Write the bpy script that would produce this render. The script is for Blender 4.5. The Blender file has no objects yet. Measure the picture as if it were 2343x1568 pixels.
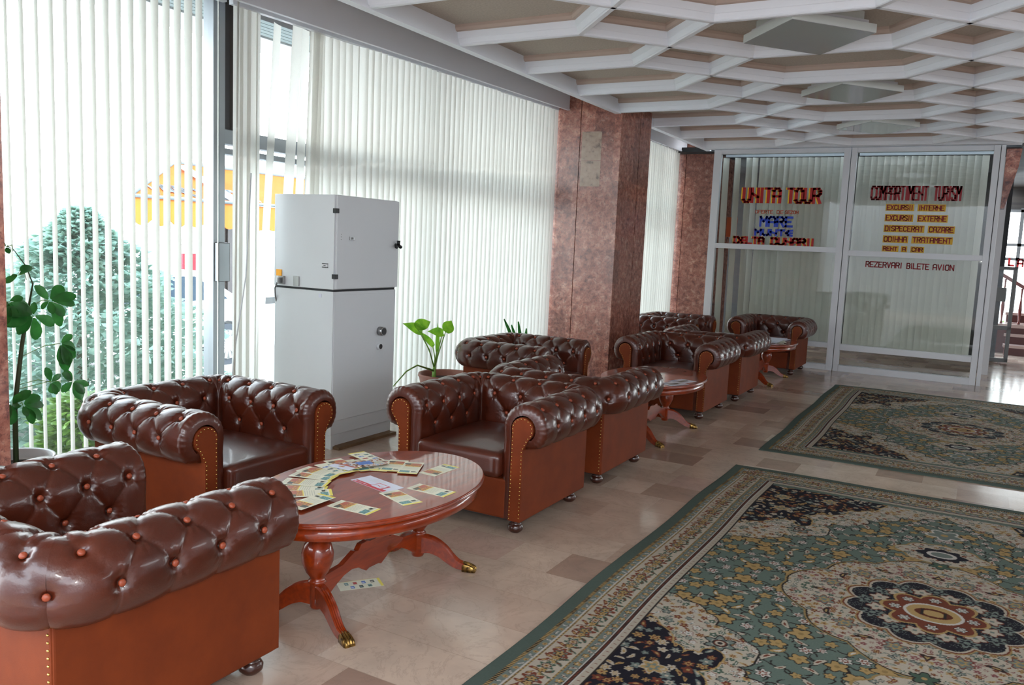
import bpy, bmesh, math, random
import numpy as np
from mathutils import Vector, Matrix
random.seed(7)
SC = bpy.context.scene
COL = SC.collection
PI = math.pi
R = math.radians

# ------------------------------------------------------------------ colour / materials
def lin(c):
    return tuple((x/12.92 if x <= .04045 else ((x+.055)/1.055)**2.4) for x in c)
def rgb(r, g, b):
    return (*lin((r/255, g/255, b/255)), 1.0)

def new_mat(name):
    m = bpy.data.materials.new(name); m.use_nodes = True
    nt = m.node_tree
    return m, nt, nt.nodes['Principled BSDF']
def simple(name, col, rough=.5, metal=0.0, coat=0.0, spec=None, emit=None, emit_s=0):
    m, nt, b = new_mat(name)
    b.inputs['Base Color'].default_value = col
    b.inputs['Roughness'].default_value = rough
    b.inputs['Metallic'].default_value = metal
    b.inputs['Coat Weight'].default_value = coat
    b.inputs['Coat Roughness'].default_value = .15
    if spec is not None: b.inputs['Specular IOR Level'].default_value = spec
    if emit: 
        b.inputs['Emission Color'].default_value = emit; b.inputs['Emission Strength'].default_value = emit_s
    return m
def N(nt, t, **kw):
    n = nt.nodes.new(t)
    for k, v in kw.items(): setattr(n, k, v)
    return n
def L(nt, a, b): nt.links.new(a, b)
def ramp(nt, fac, stops):
    r = N(nt, 'ShaderNodeValToRGB')
    e = r.color_ramp.elements
    while len(e) > 1: e.remove(e[0])
    e[0].position = stops[0][0]; e[0].color = stops[0][1]
    for p, c in stops[1:]:
        x = e.new(p); x.color = c
    L(nt, fac, r.inputs[0]); return r.outputs[0]
def noise(nt, vec, scale, detail=3, rough=.5, dist=0):
    n = N(nt, 'ShaderNodeTexNoise'); n.inputs['Scale'].default_value = scale
    n.inputs['Detail'].default_value = detail; n.inputs['Roughness'].default_value = rough
    n.inputs['Distortion'].default_value = dist
    if vec is not None: L(nt, vec, n.inputs['Vector'])
    return n.outputs['Fac']
def coords(nt, kind='Object', scale=None):
    c = N(nt, 'ShaderNodeTexCoord').outputs[kind]
    if scale:
        mp = N(nt, 'ShaderNodeMapping'); mp.inputs['Scale'].default_value = scale
        L(nt, c, mp.inputs['Vector']); c = mp.outputs[0]
    return c
def bump(nt, bsdf, h, strength, dist=.01):
    b = N(nt, 'ShaderNodeBump'); b.inputs['Strength'].default_value = strength
    b.inputs['Distance'].default_value = dist
    L(nt, h, b.inputs['Height']); L(nt, b.outputs[0], bsdf.inputs['Normal'])
def mixc(nt, fac, a, b, mode='MIX'):
    m = N(nt, 'ShaderNodeMix', data_type='RGBA', blend_type=mode)
    if hasattr(fac, 'links'): L(nt, fac, m.inputs[0])
    else: m.inputs[0].default_value = fac
    for v, i in ((a, 6), (b, 7)):
        if hasattr(v, 'links'): L(nt, v, m.inputs[i])
        else: m.inputs[i].default_value = v
    return m.outputs[2]
def ramp_mat(name, scale, stops, rough=.5, detail=4, bumps=None, coat=0, dist=0, mapping=None, metal=0, kind='Object', nrough=.55):
    m, nt, b = new_mat(name)
    c = coords(nt, kind, mapping)
    L(nt, ramp(nt, noise(nt, c, scale, detail, nrough, dist), stops), b.inputs['Base Color'])
    b.inputs['Roughness'].default_value = rough; b.inputs['Coat Weight'].default_value = coat
    b.inputs['Coat Roughness'].default_value = .1; b.inputs['Metallic'].default_value = metal
    if bumps:
        bump(nt, b, noise(nt, coords(nt, kind), bumps[0], 3), bumps[1], bumps[2])
    return m

M = {}
M['leather'] = ramp_mat('tufted_leather', 5, [(.25, rgb(58, 19, 7)), (.75, rgb(80, 30, 12))], rough=.34, bumps=(170, .3, .0016), coat=.35)
M['leather_flat'] = ramp_mat('flat_leather', 7, [(.25, rgb(98, 38, 9)), (.75, rgb(119, 50, 14))], rough=.62, bumps=(300, .1, .002), coat=.0)
M['leather_flat'].node_tree.nodes['Principled BSDF'].inputs['Specular IOR Level'].default_value = .25
M['button'] = simple('button_leather', rgb(140, 62, 36), .45)
M['brass'] = simple('brass', rgb(200, 165, 95), .25, 1)
M['brass_dark'] = ramp_mat('aged_brass', 60, [(.35, rgb(70, 52, 32)), (.7, rgb(190, 150, 80))], rough=.3, metal=.9)
M['dark_wood'] = simple('dark_wood', rgb(58, 26, 16), .25, 0, .5)
M['white_paint'] = simple('white_paint', rgb(205, 205, 208), .45)
M['white_frame'] = simple('white_metal_frame', rgb(205, 208, 212), .35)
M['alu'] = simple('aluminium', rgb(150, 155, 160), .4, .6)
M['alu_dark'] = simple('dark_metal', rgb(70, 72, 74), .45, .4)
M['brown_head'] = simple('dark_brown_panel', rgb(36, 26, 22), .7)
M['valance'] = simple('grey_valance', rgb(226, 227, 232), .6)
M['black'] = simple('black_plastic', rgb(22, 24, 26), .4)
M['grey'] = simple('grey_plastic', rgb(110, 112, 112), .5)
M['cab'] = simple('cabinet_paint', rgb(208, 213, 216), .45)
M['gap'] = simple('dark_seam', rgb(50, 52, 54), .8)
M['orange_sticker'] = simple('orange_sticker', rgb(240, 165, 20), .6)
M['steel'] = simple('brushed_steel', rgb(165, 165, 165), .3, 1)
M['soil'] = simple('soil', rgb(50, 36, 28), .9)
M['pot_white'] = simple('white_pot', rgb(200, 203, 205), .4)
M['pot_brown'] = simple('brown_pot', rgb(130, 80, 66), .5)
M['pot_in'] = simple('pot_rim', rgb(90, 55, 45), .5)
M['stem_green'] = simple('green_stem', rgb(110, 150, 60), .5)
M['stem_brown'] = simple('brown_stem', rgb(60, 70, 40), .6)
M['red'] = simple('red_letter', rgb(165, 12, 14), .5)
M['dkred'] = simple('dark_red_letter', rgb(140, 14, 24), .5)
M['orange_l'] = simple('orange_letter', rgb(190, 84, 55), .5)
M['yellow'] = simple('yellow_letter', rgb(235, 190, 20), .5)
M['yellow_d'] = simple('yellow_backing', rgb(205, 160, 15), .5)
M['blue'] = simple('blue_letter', rgb(30, 65, 180), .5)
M['cream_paper'] = simple('cream_paper', rgb(216, 213, 190), .28)
M['white_paper'] = simple('white_paper', rgb(205, 208, 222), .3)
M['p_yellow'] = simple('printed_yellow', rgb(222, 204, 70), .3)
M['p_orange'] = ramp_mat('printed_photo', 120, [(.35, rgb(90, 62, 38)), (.5, rgb(178, 110, 50)), (.65, rgb(205, 150, 70))], rough=.3)
M['p_teal'] = ramp_mat('printed_pool', 150, [(.35, rgb(50, 82, 60)), (.6, rgb(105, 160, 165))], rough=.3)
M['p_dark'] = simple('printed_dark', rgb(52, 54, 44), .3)
M['p_blue'] = simple('printed_blue', rgb(70, 110, 180), .3)
M['p_red'] = simple('printed_red', rgb(190, 30, 50), .3)
M['p_pink'] = simple('printed_brick', rgb(170, 80, 60), .3)
M['p_text'] = simple('printed_text', rgb(180, 180, 160), .3)
M['p_collage'] = ramp_mat('printed_collage', 45, [(.36, rgb(60, 50, 46)), (.46, rgb(170, 110, 70)), (.54, rgb(215, 210, 200)), (.62, rgb(150, 175, 205)), (.7, rgb(120, 70, 50))], rough=.25, detail=1)
M['rubber'] = simple('rubber', rgb(60, 66, 76), .7)
M['car_white'] = simple('white_car_paint', rgb(225, 228, 232), .3, 0, .5)
M['car_red'] = simple('red_car_paint', rgb(200, 40, 45), .3, 0, .5)
M['car_grey'] = simple('grey_car_paint', rgb(110, 125, 150), .3, 0, .5)
M['car_glass'] = simple('car_glass', rgb(60, 75, 90), .1)
M['awning'] = ramp_mat('orange_awning', 1.5, [(.3, rgb(178, 92, 14)), (.7, rgb(192, 104, 22))], rough=.8)
M['awning_edge'] = simple('awning_binding', rgb(95, 105, 110), .7)
M['awning_white'] = simple('awning_white_strip', rgb(215, 222, 228), .7)
M['asphalt'] = ramp_mat('street_surface', 3, [(.3, rgb(165, 165, 165)), (.7, rgb(190, 190, 188))], rough=.9)
M['tail_red'] = simple('red_sign', rgb(210, 30, 60), .5)
M['hydrant'] = simple('stair_marble', rgb(176, 150, 140), .3)
M['stair_dark'] = simple('stair_riser', rgb(75, 22, 16), .4)
M['baluster'] = simple('red_brown_wood', rgb(105, 28, 16), .3, 0, .4)
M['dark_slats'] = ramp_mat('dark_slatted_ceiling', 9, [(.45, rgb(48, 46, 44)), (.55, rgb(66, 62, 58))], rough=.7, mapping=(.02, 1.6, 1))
M['orange_box'] = simple('orange_board', rgb(225, 95, 40), .6)

def wood_mat():
    m, nt, b = new_mat('cherry_wood')
    c = coords(nt, 'Object', (1, .12, 1))
    f = noise(nt, c, 38, 4, .6, .6)
    L(nt, ramp(nt, f, [(.3, rgb(108, 31, 3)), (.7, rgb(146, 50, 5))]), b.inputs['Base Color'])
    b.inputs['Roughness'].default_value = .35; b.inputs['Coat Weight'].default_value = 1.0
    b.inputs['Specular IOR Level'].default_value = .3; b.inputs['Coat Roughness'].default_value = .04
    return m
M['cherry'] = wood_mat()
def column_mat():
    m, nt, b = new_mat('red_brown_marble')
    c = coords(nt, 'Object')
    n1 = noise(nt, c, 16, 6, .65, .4)
    base = ramp(nt, n1, [(.28, rgb(84, 52, 50)), (.42, rgb(140, 88, 76)), (.55, rgb(166, 112, 96)), (.72, rgb(196, 152, 134))])
    n2 = noise(nt, c, 55, 4, .7)
    base = mixc(nt, ramp(nt, n2, [(.52, (0, 0, 0, 1)), (.62, (.6, .6, .6, 1))]), base, rgb(84, 58, 58))
    # slab to slab tone: cells on (x+y) and z
    sx = N(nt, 'ShaderNodeSeparateXYZ'); L(nt, c, sx.inputs[0])
    add = N(nt, 'ShaderNodeMath', operation='ADD'); L(nt, sx.outputs[0], add.inputs[0]); L(nt, sx.outputs[1], add.inputs[1])
    cm = N(nt, 'ShaderNodeCombineXYZ')
    mx = N(nt, 'ShaderNodeMath', operation='MULTIPLY'); mx.inputs[1].default_value = 4.3; L(nt, add.outputs[0], mx.inputs[0])
    mz = N(nt, 'ShaderNodeMath', operation='MULTIPLY'); mz.inputs[1].default_value = 2.7; L(nt, sx.outputs[2], mz.inputs[0])
    fx = N(nt, 'ShaderNodeMath', operation='FLOOR'); L(nt, mx.outputs[0], fx.inputs[0])
    fz = N(nt, 'ShaderNodeMath', operation='FLOOR'); L(nt, mz.outputs[0], fz.inputs[0])
    L(nt, fx.outputs[0], cm.inputs[0]); L(nt, fz.outputs[0], cm.inputs[1])
    wn = N(nt, 'ShaderNodeTexWhiteNoise', noise_dimensions='2D'); L(nt, cm.outputs[0], wn.inputs['Vector'])
    tone = ramp(nt, wn.outputs['Value'], [(0, (.74, .72, .74, 1)), (.5, (1, 1, 1, 1)), (1, (1.12, 1.08, 1.04, 1))])
    base = mixc(nt, 1.0, base, tone, 'MULTIPLY')
    L(nt, base, b.inputs['Base Color'])
    b.inputs['Roughness'].default_value = .22; b.inputs['Specular IOR Level'].default_value = .5
    return m
M['column'] = column_mat()
def floor_mat():
    m, nt, b = new_mat('polished_marble_floor')
    c = coords(nt, 'Object')
    sx = N(nt, 'ShaderNodeSeparateXYZ'); L(nt, c, sx.inputs[0])
    def mth(op, a, v=None, w=None):
        n = N(nt, 'ShaderNodeMath', operation=op)
        for i, q in enumerate((a, v, w)):
            if q is None: continue
            if hasattr(q, 'links'): L(nt, q, n.inputs[i])
            else: n.inputs[i].default_value = q
        return n.outputs[0]
    row = mth('DIVIDE', mth('SUBTRACT', sx.outputs[1], .12), .29)
    ri = mth('FLOOR', row)
    wr = N(nt, 'ShaderNodeTexWhiteNoise', noise_dimensions='1D'); L(nt, ri, wr.inputs['W'])
    shift = mth('MULTIPLY', wr.outputs['Value'], 3.7)
    xx = mth('ADD', mth('DIVIDE', sx.outputs[0], .44), shift)
    # uneven slab lengths
    wob = mth('MULTIPLY', mth('SINE', mth('MULTIPLY', xx, 2.3)), .33)
    col = mth('ADD', xx, wob); ci = mth('FLOOR', col)
    cm = N(nt, 'ShaderNodeCombineXYZ'); L(nt, ci, cm.inputs[0]); L(nt, ri, cm.inputs[1])
    wn = N(nt, 'ShaderNodeTexWhiteNoise', noise_dimensions='2D'); L(nt, cm.outputs[0], wn.inputs['Vector'])
    tone = ramp(nt, wn.outputs['Value'], [(0, rgb(146, 120, 106)), (.14, rgb(168, 144, 127)), (.45, rgb(186, 163, 146)), (.7, rgb(186, 165, 148)), (.9, rgb(198, 178, 160)), (1, rgb(176, 148, 136))])
    veins = noise(nt, c, 3.5, 7, .68, 2.2)
    tone = mixc(nt, ramp(nt, veins, [(.475, (0, 0, 0, 1)), (.5, (.22, .22, .22, 1)), (.525, (0, 0, 0, 1))]), tone, rgb(120, 104, 96))
    cloud = ramp(nt, noise(nt, c, 5, 4, .6), [(.3, (.86, .86, .87, 1)), (.7, (1.06, 1.05, 1.04, 1))])
    tone = mixc(nt, 1.0, tone, cloud, 'MULTIPLY')
    # joints
    fr = mth('FRACT', row); jr = mth('LESS_THAN', fr, .008)
    L(nt, mixc(nt, mth('MULTIPLY', jr, .5), tone, rgb(130, 112, 100)), b.inputs['Base Color'])
    rr = ramp(nt, noise(nt, c, 2.2, 4), [(.3, (.12, .12, .12, 1)), (.7, (.2, .2, .2, 1))])
    L(nt, rr, b.inputs['Roughness'])
    b.inputs['Specular IOR Level'].default_value = .5
    return m
M['floor'] = floor_mat()
M['ceil_panel'] = ramp_mat('textured_ceiling_panel', 70, [(.3, rgb(172, 162, 150)), (.7, rgb(190, 180, 168))], rough=.9)
M['ceil_mould'] = simple('beige_moulding', rgb(182, 164, 152), .7)
M['rib'] = simple('white_rib_paint', rgb(226, 231, 238), .5)
M['soffit'] = ramp_mat('soffit_slats', 1, [(0, rgb(150, 160, 160)), (1, rgb(150, 160, 160))], rough=.7)
def blind_mat(name, col, tr):
    m = bpy.data.materials.new(name); m.use_nodes = True; nt = m.node_tree
    for n in list(nt.nodes): nt.nodes.remove(n)
    o = N(nt, 'ShaderNodeOutputMaterial'); d = N(nt, 'ShaderNodeBsdfDiffuse'); t = N(nt, 'ShaderNodeBsdfTranslucent')
    c = coords(nt, 'Object'); nn = ramp(nt, noise(nt, c, 220, 2), [(.3, tuple(x*.95 for x in col[:3])+(1,)), (.7, col)])
    L(nt, nn, d.inputs[0]); L(nt, nn, t.inputs[0])
    mx = N(nt, 'ShaderNodeMixShader'); mx.inputs[0].default_value = tr
    L(nt, d.outputs[0], mx.inputs[1]); L(nt, t.outputs[0], mx.inputs[2]); L(nt, mx.outputs[0], o.inputs[0])
    return m
M['blind'] = blind_mat('translucent_blind_fabric', rgb(226, 225, 218), .47)
M['blind2'] = blind_mat('grey_blind_fabric', rgb(204, 205, 198), .2)
def leaf_mat(name, a, b2, tr=.35):
    m = bpy.data.materials.new(name); m.use_nodes = True; nt = m.node_tree
    p = nt.nodes['Principled BSDF']; o = nt.nodes['Material Output']
    c = coords(nt, 'Object'); col = ramp(nt, noise(nt, c, 14, 3), [(.3, a), (.7, b2)])
    L(nt, col, p.inputs['Base Color']); p.inputs['Roughness'].default_value = .35
    t = N(nt, 'ShaderNodeBsdfTranslucent'); L(nt, col, t.inputs[0])
    mx = N(nt, 'ShaderNodeMixShader'); mx.inputs[0].default_value = tr
    L(nt, p.outputs[0], mx.inputs[1]); L(nt, t.outputs[0], mx.inputs[2]); L(nt, mx.outputs[0], o.inputs[0])
    return m
M['leaf_dark'] = leaf_mat('dark_green_leaf', rgb(30, 88, 34), rgb(56, 122, 54), .35)
M['leaf_light'] = leaf_mat('bright_green_leaf', rgb(95, 160, 30), rgb(150, 205, 60), .5)
M['spruce'] = leaf_mat('blue_green_needles', rgb(140, 172, 160), rgb(172, 198, 180), .4)
M['hedge'] = leaf_mat('bright_hedge_leaf', rgb(90, 130, 50), rgb(130, 165, 80), .3)
def glass_mat(name, tint, refl=1.0):
    m = bpy.data.materials.new(name); m.use_nodes = True; nt = m.node_tree
    for n in list(nt.nodes): nt.nodes.remove(n)
    o = N(nt, 'ShaderNodeOutputMaterial'); t = N(nt, 'ShaderNodeBsdfTransparent'); g = N(nt, 'ShaderNodeBsdfGlossy')
    t.inputs[0].default_value = tint; g.inputs['Roughness'].default_value = .02
    f = N(nt, 'ShaderNodeLayerWeight'); f.inputs[0].default_value = .5
    pw = N(nt, 'ShaderNodeMath', operation='POWER'); pw.inputs[1].default_value = 5; L(nt, f.outputs['Facing'], pw.inputs[0])
    mu = N(nt, 'ShaderNodeMath', operation='MULTIPLY_ADD'); mu.inputs[1].default_value = .9*refl; mu.inputs[2].default_value = .035*refl; L(nt, pw.outputs[0], mu.inputs[0])
    mx = N(nt, 'ShaderNodeMixShader'); L(nt, mu.outputs[0], mx.inputs[0])
    L(nt, t.outputs[0], mx.inputs[1]); L(nt, g.outputs[0], mx.inputs[2]); L(nt, mx.outputs[0], o.inputs[0])
    return m
M['glass'] = glass_mat('window_glass', (.96, .98, .97, 1))
M['glass_office'] = glass_mat('office_glass', (.95, .97, .95, 1), 1.0)
M['diffuser'] = simple('satin_light_cover', rgb(175, 178, 178), .14, .45)
M['diffuser_side'] = simple('light_cover_side', rgb(190, 194, 190), .4)

# ------------------------------------------------------------------ object helpers
def link(name, me, mats, parent=None, loc=None):
    o = bpy.data.objects.new(name, me); COL.objects.link(o)
    if mats is not None:
        for mm in (mats if isinstance(mats, (list, tuple)) else [mats]): me.materials.append(M[mm] if isinstance(mm, str) else mm)
    if parent: o.parent = parent
    if loc: o.location = loc
    return o
def from_bm(name, bm, mats, parent=None, smooth=False, loc=None):
    me = bpy.data.meshes.new(name); bmesh.ops.recalc_face_normals(bm, faces=bm.faces[:])
    bm.to_mesh(me); bm.free()
    if smooth:
        for p in me.polygons: p.use_smooth = True
    return link(name, me, mats, parent, loc)
def tag(o, label=None, cat=None, group=None, kind=None):
    if label: o['label'] = label
    if cat: o['category'] = cat
    if group: o['group'] = group
    if kind: o['kind'] = kind
    return o
def thing(name, label, cat, loc=(0, 0, 0), rz=0, group=None):
    o = bpy.data.objects.new(name, None); COL.objects.link(o); o.empty_display_size = .1
    o.location = loc; o.rotation_euler = (0, 0, rz)
    return tag(o, label, cat, group)
def box(bm, x0, x1, y0, y1, z0, z1, mi=0, bev=0):
    g = bmesh.ops.create_cube(bm, size=1)
    vs = g['verts']
    for v in vs:
        v.co.x = x0+(v.co.x+.5)*(x1-x0); v.co.y = y0+(v.co.y+.5)*(y1-y0); v.co.z = z0+(v.co.z+.5)*(z1-z0)
    fs = set(f for v in vs for f in v.link_faces)
    for f in fs: f.material_index = mi
    if bev:
        es = list(set(e for v in vs for e in v.link_edges))
        bmesh.ops.bevel(bm, geom=es, offset=bev, segments=2, affect='EDGES', profile=.6)
    return vs
def tube(bm, pts, rad, seg=8, mi=0, cap=True, close=False):
    pts = [Vector(p) for p in pts]; n = len(pts)
    rads = rad if isinstance(rad, (list, tuple)) else [rad]*n
    rings = []
    up = None
    for i, p in enumerate(pts):
        if i == 0: d = pts[1]-p
        elif i == n-1: d = p-pts[i-1]
        else: d = pts[i+1]-pts[i-1]
        d.normalize()
        if up is None: up = Vector((0, 0, 1)) if abs(d.z) < .9 else Vector((1, 0, 0))
        a = d.cross(up)
        if a.length < 1e-4: a = d.orthogonal()
        a.normalize(); b = a.cross(d).normalized(); up = b
        rings.append([bm.verts.new(p+(a*math.cos(2*PI*k/seg)+b*math.sin(2*PI*k/seg))*rads[i]) for k in range(seg)])
    for i in range(n-1):
        for k in range(seg):
            f = bm.faces.new((rings[i][k], rings[i][(k+1) % seg], rings[i+1][(k+1) % seg], rings[i+1][k])); f.material_index = mi; f.smooth = True
    if cap:
        for r_ in (rings[0], rings[-1]):
            f = bm.faces.new(r_); f.material_index = mi
def lathe(bm, prof, c=(0, 0, 0), seg=24, mi=0, sx=1, sy=1):
    rings = []
    for r_, z in prof:
        rings.append([bm.verts.new((c[0]+r_*sx*math.cos(2*PI*k/seg), c[1]+r_*sy*math.sin(2*PI*k/seg), c[2]+z)) for k in range(seg)])
    for i in range(len(rings)-1):
        for k in range(seg):
            f = bm.faces.new((rings[i][k], rings[i][(k+1) % seg], rings[i+1][(k+1) % seg], rings[i+1][k])); f.material_index = mi; f.smooth = True
    for r_ in (rings[0], rings[-1]):
        try: f = bm.faces.new(r_); f.material_index = mi
        except Exception: pass
def prism(bm, pts, axis, a0, a1, mi=0):
    """extrude closed polygon pts (2-D) along axis 'x','y' or 'z' from a0 to a1"""
    def P(p, a):
        return {'x': (a, p[0], p[1]), 'y': (p[0], a, p[1]), 'z': (p[0], p[1], a)}[axis]
    v0 = [bm.verts.new(P(p, a0)) for p in pts]; v1 = [bm.verts.new(P(p, a1)) for p in pts]
    fs = [bm.faces.new(v0), bm.faces.new(v1[::-1])]
    n = len(pts)
    for i in range(n): fs.append(bm.faces.new((v0[i], v0[(i+1) % n], v1[(i+1) % n], v1[i])))
    for f in fs: f.material_index = mi
def pbox(name, x0, x1, y0, y1, z0, z1, mat, parent=None, bev=0, kind=None):
    bm = bmesh.new(); box(bm, x0, x1, y0, y1, z0, z1, 0, bev)
    o = from_bm(name, bm, mat, parent)
    if kind: o['kind'] = kind
    return o
def grid_mesh(name, V, nu, nv, mats, parent=None, smooth=True, mi=None):
    V = np.asarray(V, dtype=np.float32).reshape(-1, 3)
    idx = np.arange(nu*nv).reshape(nu, nv)
    F = np.stack([idx[:-1, :-1], idx[1:, :-1], idx[1:, 1:], idx[:-1, 1:]], -1).reshape(-1, 4)
    me = bpy.data.meshes.new(name)
    me.vertices.add(len(V)); me.vertices.foreach_set('co', V.ravel())
    me.loops.add(F.size); me.loops.foreach_set('vertex_index', F.ravel().astype(np.int32))
    me.polygons.add(len(F)); me.polygons.foreach_set('loop_start', np.arange(0, F.size, 4, dtype=np.int32))
    me.polygons.foreach_set('loop_total', np.full(len(F), 4, dtype=np.int32))
    me.update(calc_edges=True); me.validate()
    me.polygons.foreach_set('use_smooth', np.full(len(me.polygons), smooth))
    return link(name, me, mats, parent)
def copy_tree(o, parent=None):
    c = o.copy(); COL.objects.link(c); c.parent = parent
    for ch in list(o.children): copy_tree(ch, c)
    return c

# ------------------------------------------------------------------ camera
FPX = 1900.0; CH = 1.5
yaw, pitch, roll = -.5092, -.1184, .0438
fw = Vector((math.sin(yaw)*math.cos(pitch), math.cos(yaw)*math.cos(pitch), math.sin(pitch)))
rt = Vector((math.cos(yaw), -math.sin(yaw), 0)); up = rt.cross(fw)
rt2 = rt*math.cos(roll)+up*math.sin(roll); up2 = rt2.cross(fw)
cam_d = bpy.data.cameras.new('camera'); cam = bpy.data.objects.new('camera', cam_d); COL.objects.link(cam)
cam_d.sensor_width = 36; cam_d.sensor_fit = 'HORIZONTAL'; cam_d.lens = FPX/2343*36; cam_d.clip_end = 400; cam_d.clip_start = .05
mw = Matrix((rt2, up2, -fw)).transposed().to_4x4(); mw.translation = Vector((0, 0, CH)); cam.matrix_world = mw
SC.camera = cam

# ------------------------------------------------------------------ room shell
H = 2.935
XE = -3.52           # ceiling edge above the windows
XW = -4.68           # window plane
YP = 11.75           # office partition
def struct(o, kind='structure'): o['kind'] = kind; return o
pbox('floor', -4.8, 8, -4, 19.2, -.12, 0, 'floor', kind='structure')
def columns():
    for k, (y0, y1, xs) in enumerate(((1.16, 1.965, (-4.7, -3.985, -3.96, -3.5)), (8.46, 9.36, (-4.7, -3.985, -3.975, -3.5)), (12.2, 13.1, (-4.7, -3.985, -3.975, -3.5)))):
        bm = bmesh.new()
        box(bm, xs[0], xs[1], y0+.004, y1, 0, 3.3, 0)
        ys = y0+(y1-y0)*.62
        box(bm, xs[2], xs[3], y0, ys-.006, 0, 3.3, 0)
        box(bm, xs[2], xs[3]+.0, ys+.006, y1, 0, 3.3, 0)
        box(bm, xs[1], xs[3]-.012, y0+.02, y1-.02, 0, 3.3, 0)
        if k == 1:
            for (za, zb) in ((2.44, 2.75), (2.16, 2.435)):
                box(bm, -3.955, -3.72, y0-.0015, y0+.01, za, zb, 1)
        o = from_bm('wall_column', bm, ['column', 'pale_slab']); struct(o)
M['pale_slab'] = ramp_mat('pale_marble_slab', 18, [(.3, rgb(96, 78, 66)), (.42, rgb(152, 128, 110)), (.7, rgb(170, 148, 128))], rough=.25, detail=3)
columns()
# ceiling: hexagon-and-rhombus ribs
x1, x3, x4 = -2.5448, -1.6246, -.6667
Y0, D = 5.3269, 1.04139
def rib_profile(bm, p, q, segs):
    p = Vector((p[0], p[1], 0)); q = Vector((q[0], q[1], 0)); d = (q-p).normalized(); n = Vector((-d.y, d.x, 0))
    for (prof, mi) in segs:
        vs0 = [bm.verts.new(p+n*w+Vector((0, 0, z))) for w, z in prof]; vs1 = [bm.verts.new(q+n*w+Vector((0, 0, z))) for w, z in prof]
        m_ = len(prof)
        for i in range(m_):
            f = bm.faces.new((vs0[i], vs0[(i+1) % m_], vs1[(i+1) % m_], vs1[i])); f.material_index = mi
        for vs in (vs0, vs1):
            f = bm.faces.new(vs); f.material_index = mi
half = [(.016, H), (.023, H+.005), (.023, H+.014), (.036, H+.045), (.04, H+.048), (.05, H+.09), (.05, H+.13)]
PROF = [(w, z) for w, z in half]+[(-w, z) for w, z in half[::-1]]
half2 = [(.049, H+.091), (.07, H+.096), (.08, H+.115), (.08, H+.16)]
PROF2 = [(w, z) for w, z in half2]+[(-w, z) for w, z in half2[::-1]]
bm = bmesh.new(); SEG = [(PROF, 0), (PROF2, 1)]
k0, k1 = -6, 6
per = x4-x1
def seg(a, b): rib_profile(bm, a, b, SEG)
for k in range(k0, k1+1):
    y = Y0+k*D
    seg((XE, y), (x1, y))
    for c in range(0, 4):
        off = c*per
        if x3+off < 7: seg((x3+off, y), (x4+off, y))
        # diagonals of the rhombus row between x1+off and x3+off
        if k < k1:
            seg((x1+off, y), (x3+off, y+D)); seg((x1+off, y+D), (x3+off, y))
o = from_bm('trim_1', bm, ['rib', 'ceil_mould']); struct(o)
YE = Y0+k1*D
pbox('ceiling', XE-.05, 7.2, Y0+k0*D-.3, 11.85, H+.135, H+.3, 'ceil_panel', kind='structure')
# edge beams of the ceiling
bm = bmesh.new()
box(bm, XE-.05, XE, -2, 11.85, H+.0, H+.185, 0); box(bm, XE-.062, XE+.008, -2, 11.85, H-.006, H+.012, 0)
box(bm, XE, .27, YE+.03, YE+.2, H-.0, H+.185, 0)
struct(from_bm('trim_2', bm, 'rib'))
pbox('trim_3', -4.7, XE-.05, -2, 12.2, 3.24, 3.3, 'brown_head', kind='structure')
# far hall
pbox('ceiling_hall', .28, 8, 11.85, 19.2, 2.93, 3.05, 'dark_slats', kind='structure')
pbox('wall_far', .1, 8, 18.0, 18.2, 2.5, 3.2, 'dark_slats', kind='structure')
pbox('wall_right', 7.2, 7.35, -4, 5, 0, 3.2, 'white_paint', kind='structure'); pbox('wall_right', 7.2, 7.35, 11, 19, 0, 3.2, 'white_paint', kind='structure'); pbox('wall_right', 7.2, 7.35, 5, 11, 0, 2.3, 'white_paint', kind='structure')
pbox('wall_back', -4.8, 7.3, -4.15, -4, 0, 3.2, 'white_paint', kind='structure')
# office behind the partition
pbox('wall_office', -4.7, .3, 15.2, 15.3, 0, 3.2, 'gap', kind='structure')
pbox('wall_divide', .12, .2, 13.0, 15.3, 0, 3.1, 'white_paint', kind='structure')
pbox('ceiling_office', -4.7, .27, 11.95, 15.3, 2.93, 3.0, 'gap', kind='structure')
# sloping marble-clad end of the beam past the partition
bm = bmesh.new(); prism(bm, [(.125, 2.93), (.29, 2.93), (.27, 2.72), (.165, 2.2), (.125, 2.2)], 'y', 12.1, 12.35)
struct(from_bm('trim_4', bm, 'column'))

# ------------------------------------------------------------------ windows
def window(name, y0, y1, mull=(), transom=None, x=XW, zt=3.24):
    bm = bmesh.new()
    def fr(a, b, z0, z1, t=.05, dx=0): box(bm, x-t+dx, x+t+dx, a, b, z0, z1, 0, .004)
    fr(y0, y0+.05, 0, zt); fr(y1-.05, y1, 0, zt); fr(y0, y1, 0, .08)
    box(bm, x-.06, x+.06, y0, y1, zt-.2, zt, 1)
    for m_ in mull: fr(m_-.045, m_+.045, 0, zt)
    if transom:
        for (a, b, z0, z1) in transom: fr(a, b, z0, z1, .045)
    o = from_bm(name, bm, ['alu', 'brown_head']); struct(o)
    bm = bmesh.new(); box(bm, x-.004, x+.004, y0+.03, y1-.03, .04, zt-.1)
    g = from_bm('pane', bm, 'glass', o)
    return o
window('window_1', 1.97, 4.06)
w2 = window('window_2', 4.06, 8.46, mull=(6.3,), transom=((4.1, 8.46, 2.1, 2.2), (4.1, 8.46, 2.03, 2.07)))
window('window_3', 9.36, 12.2, transom=((9.4, 12.2, 2.1, 2.2),))
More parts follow.
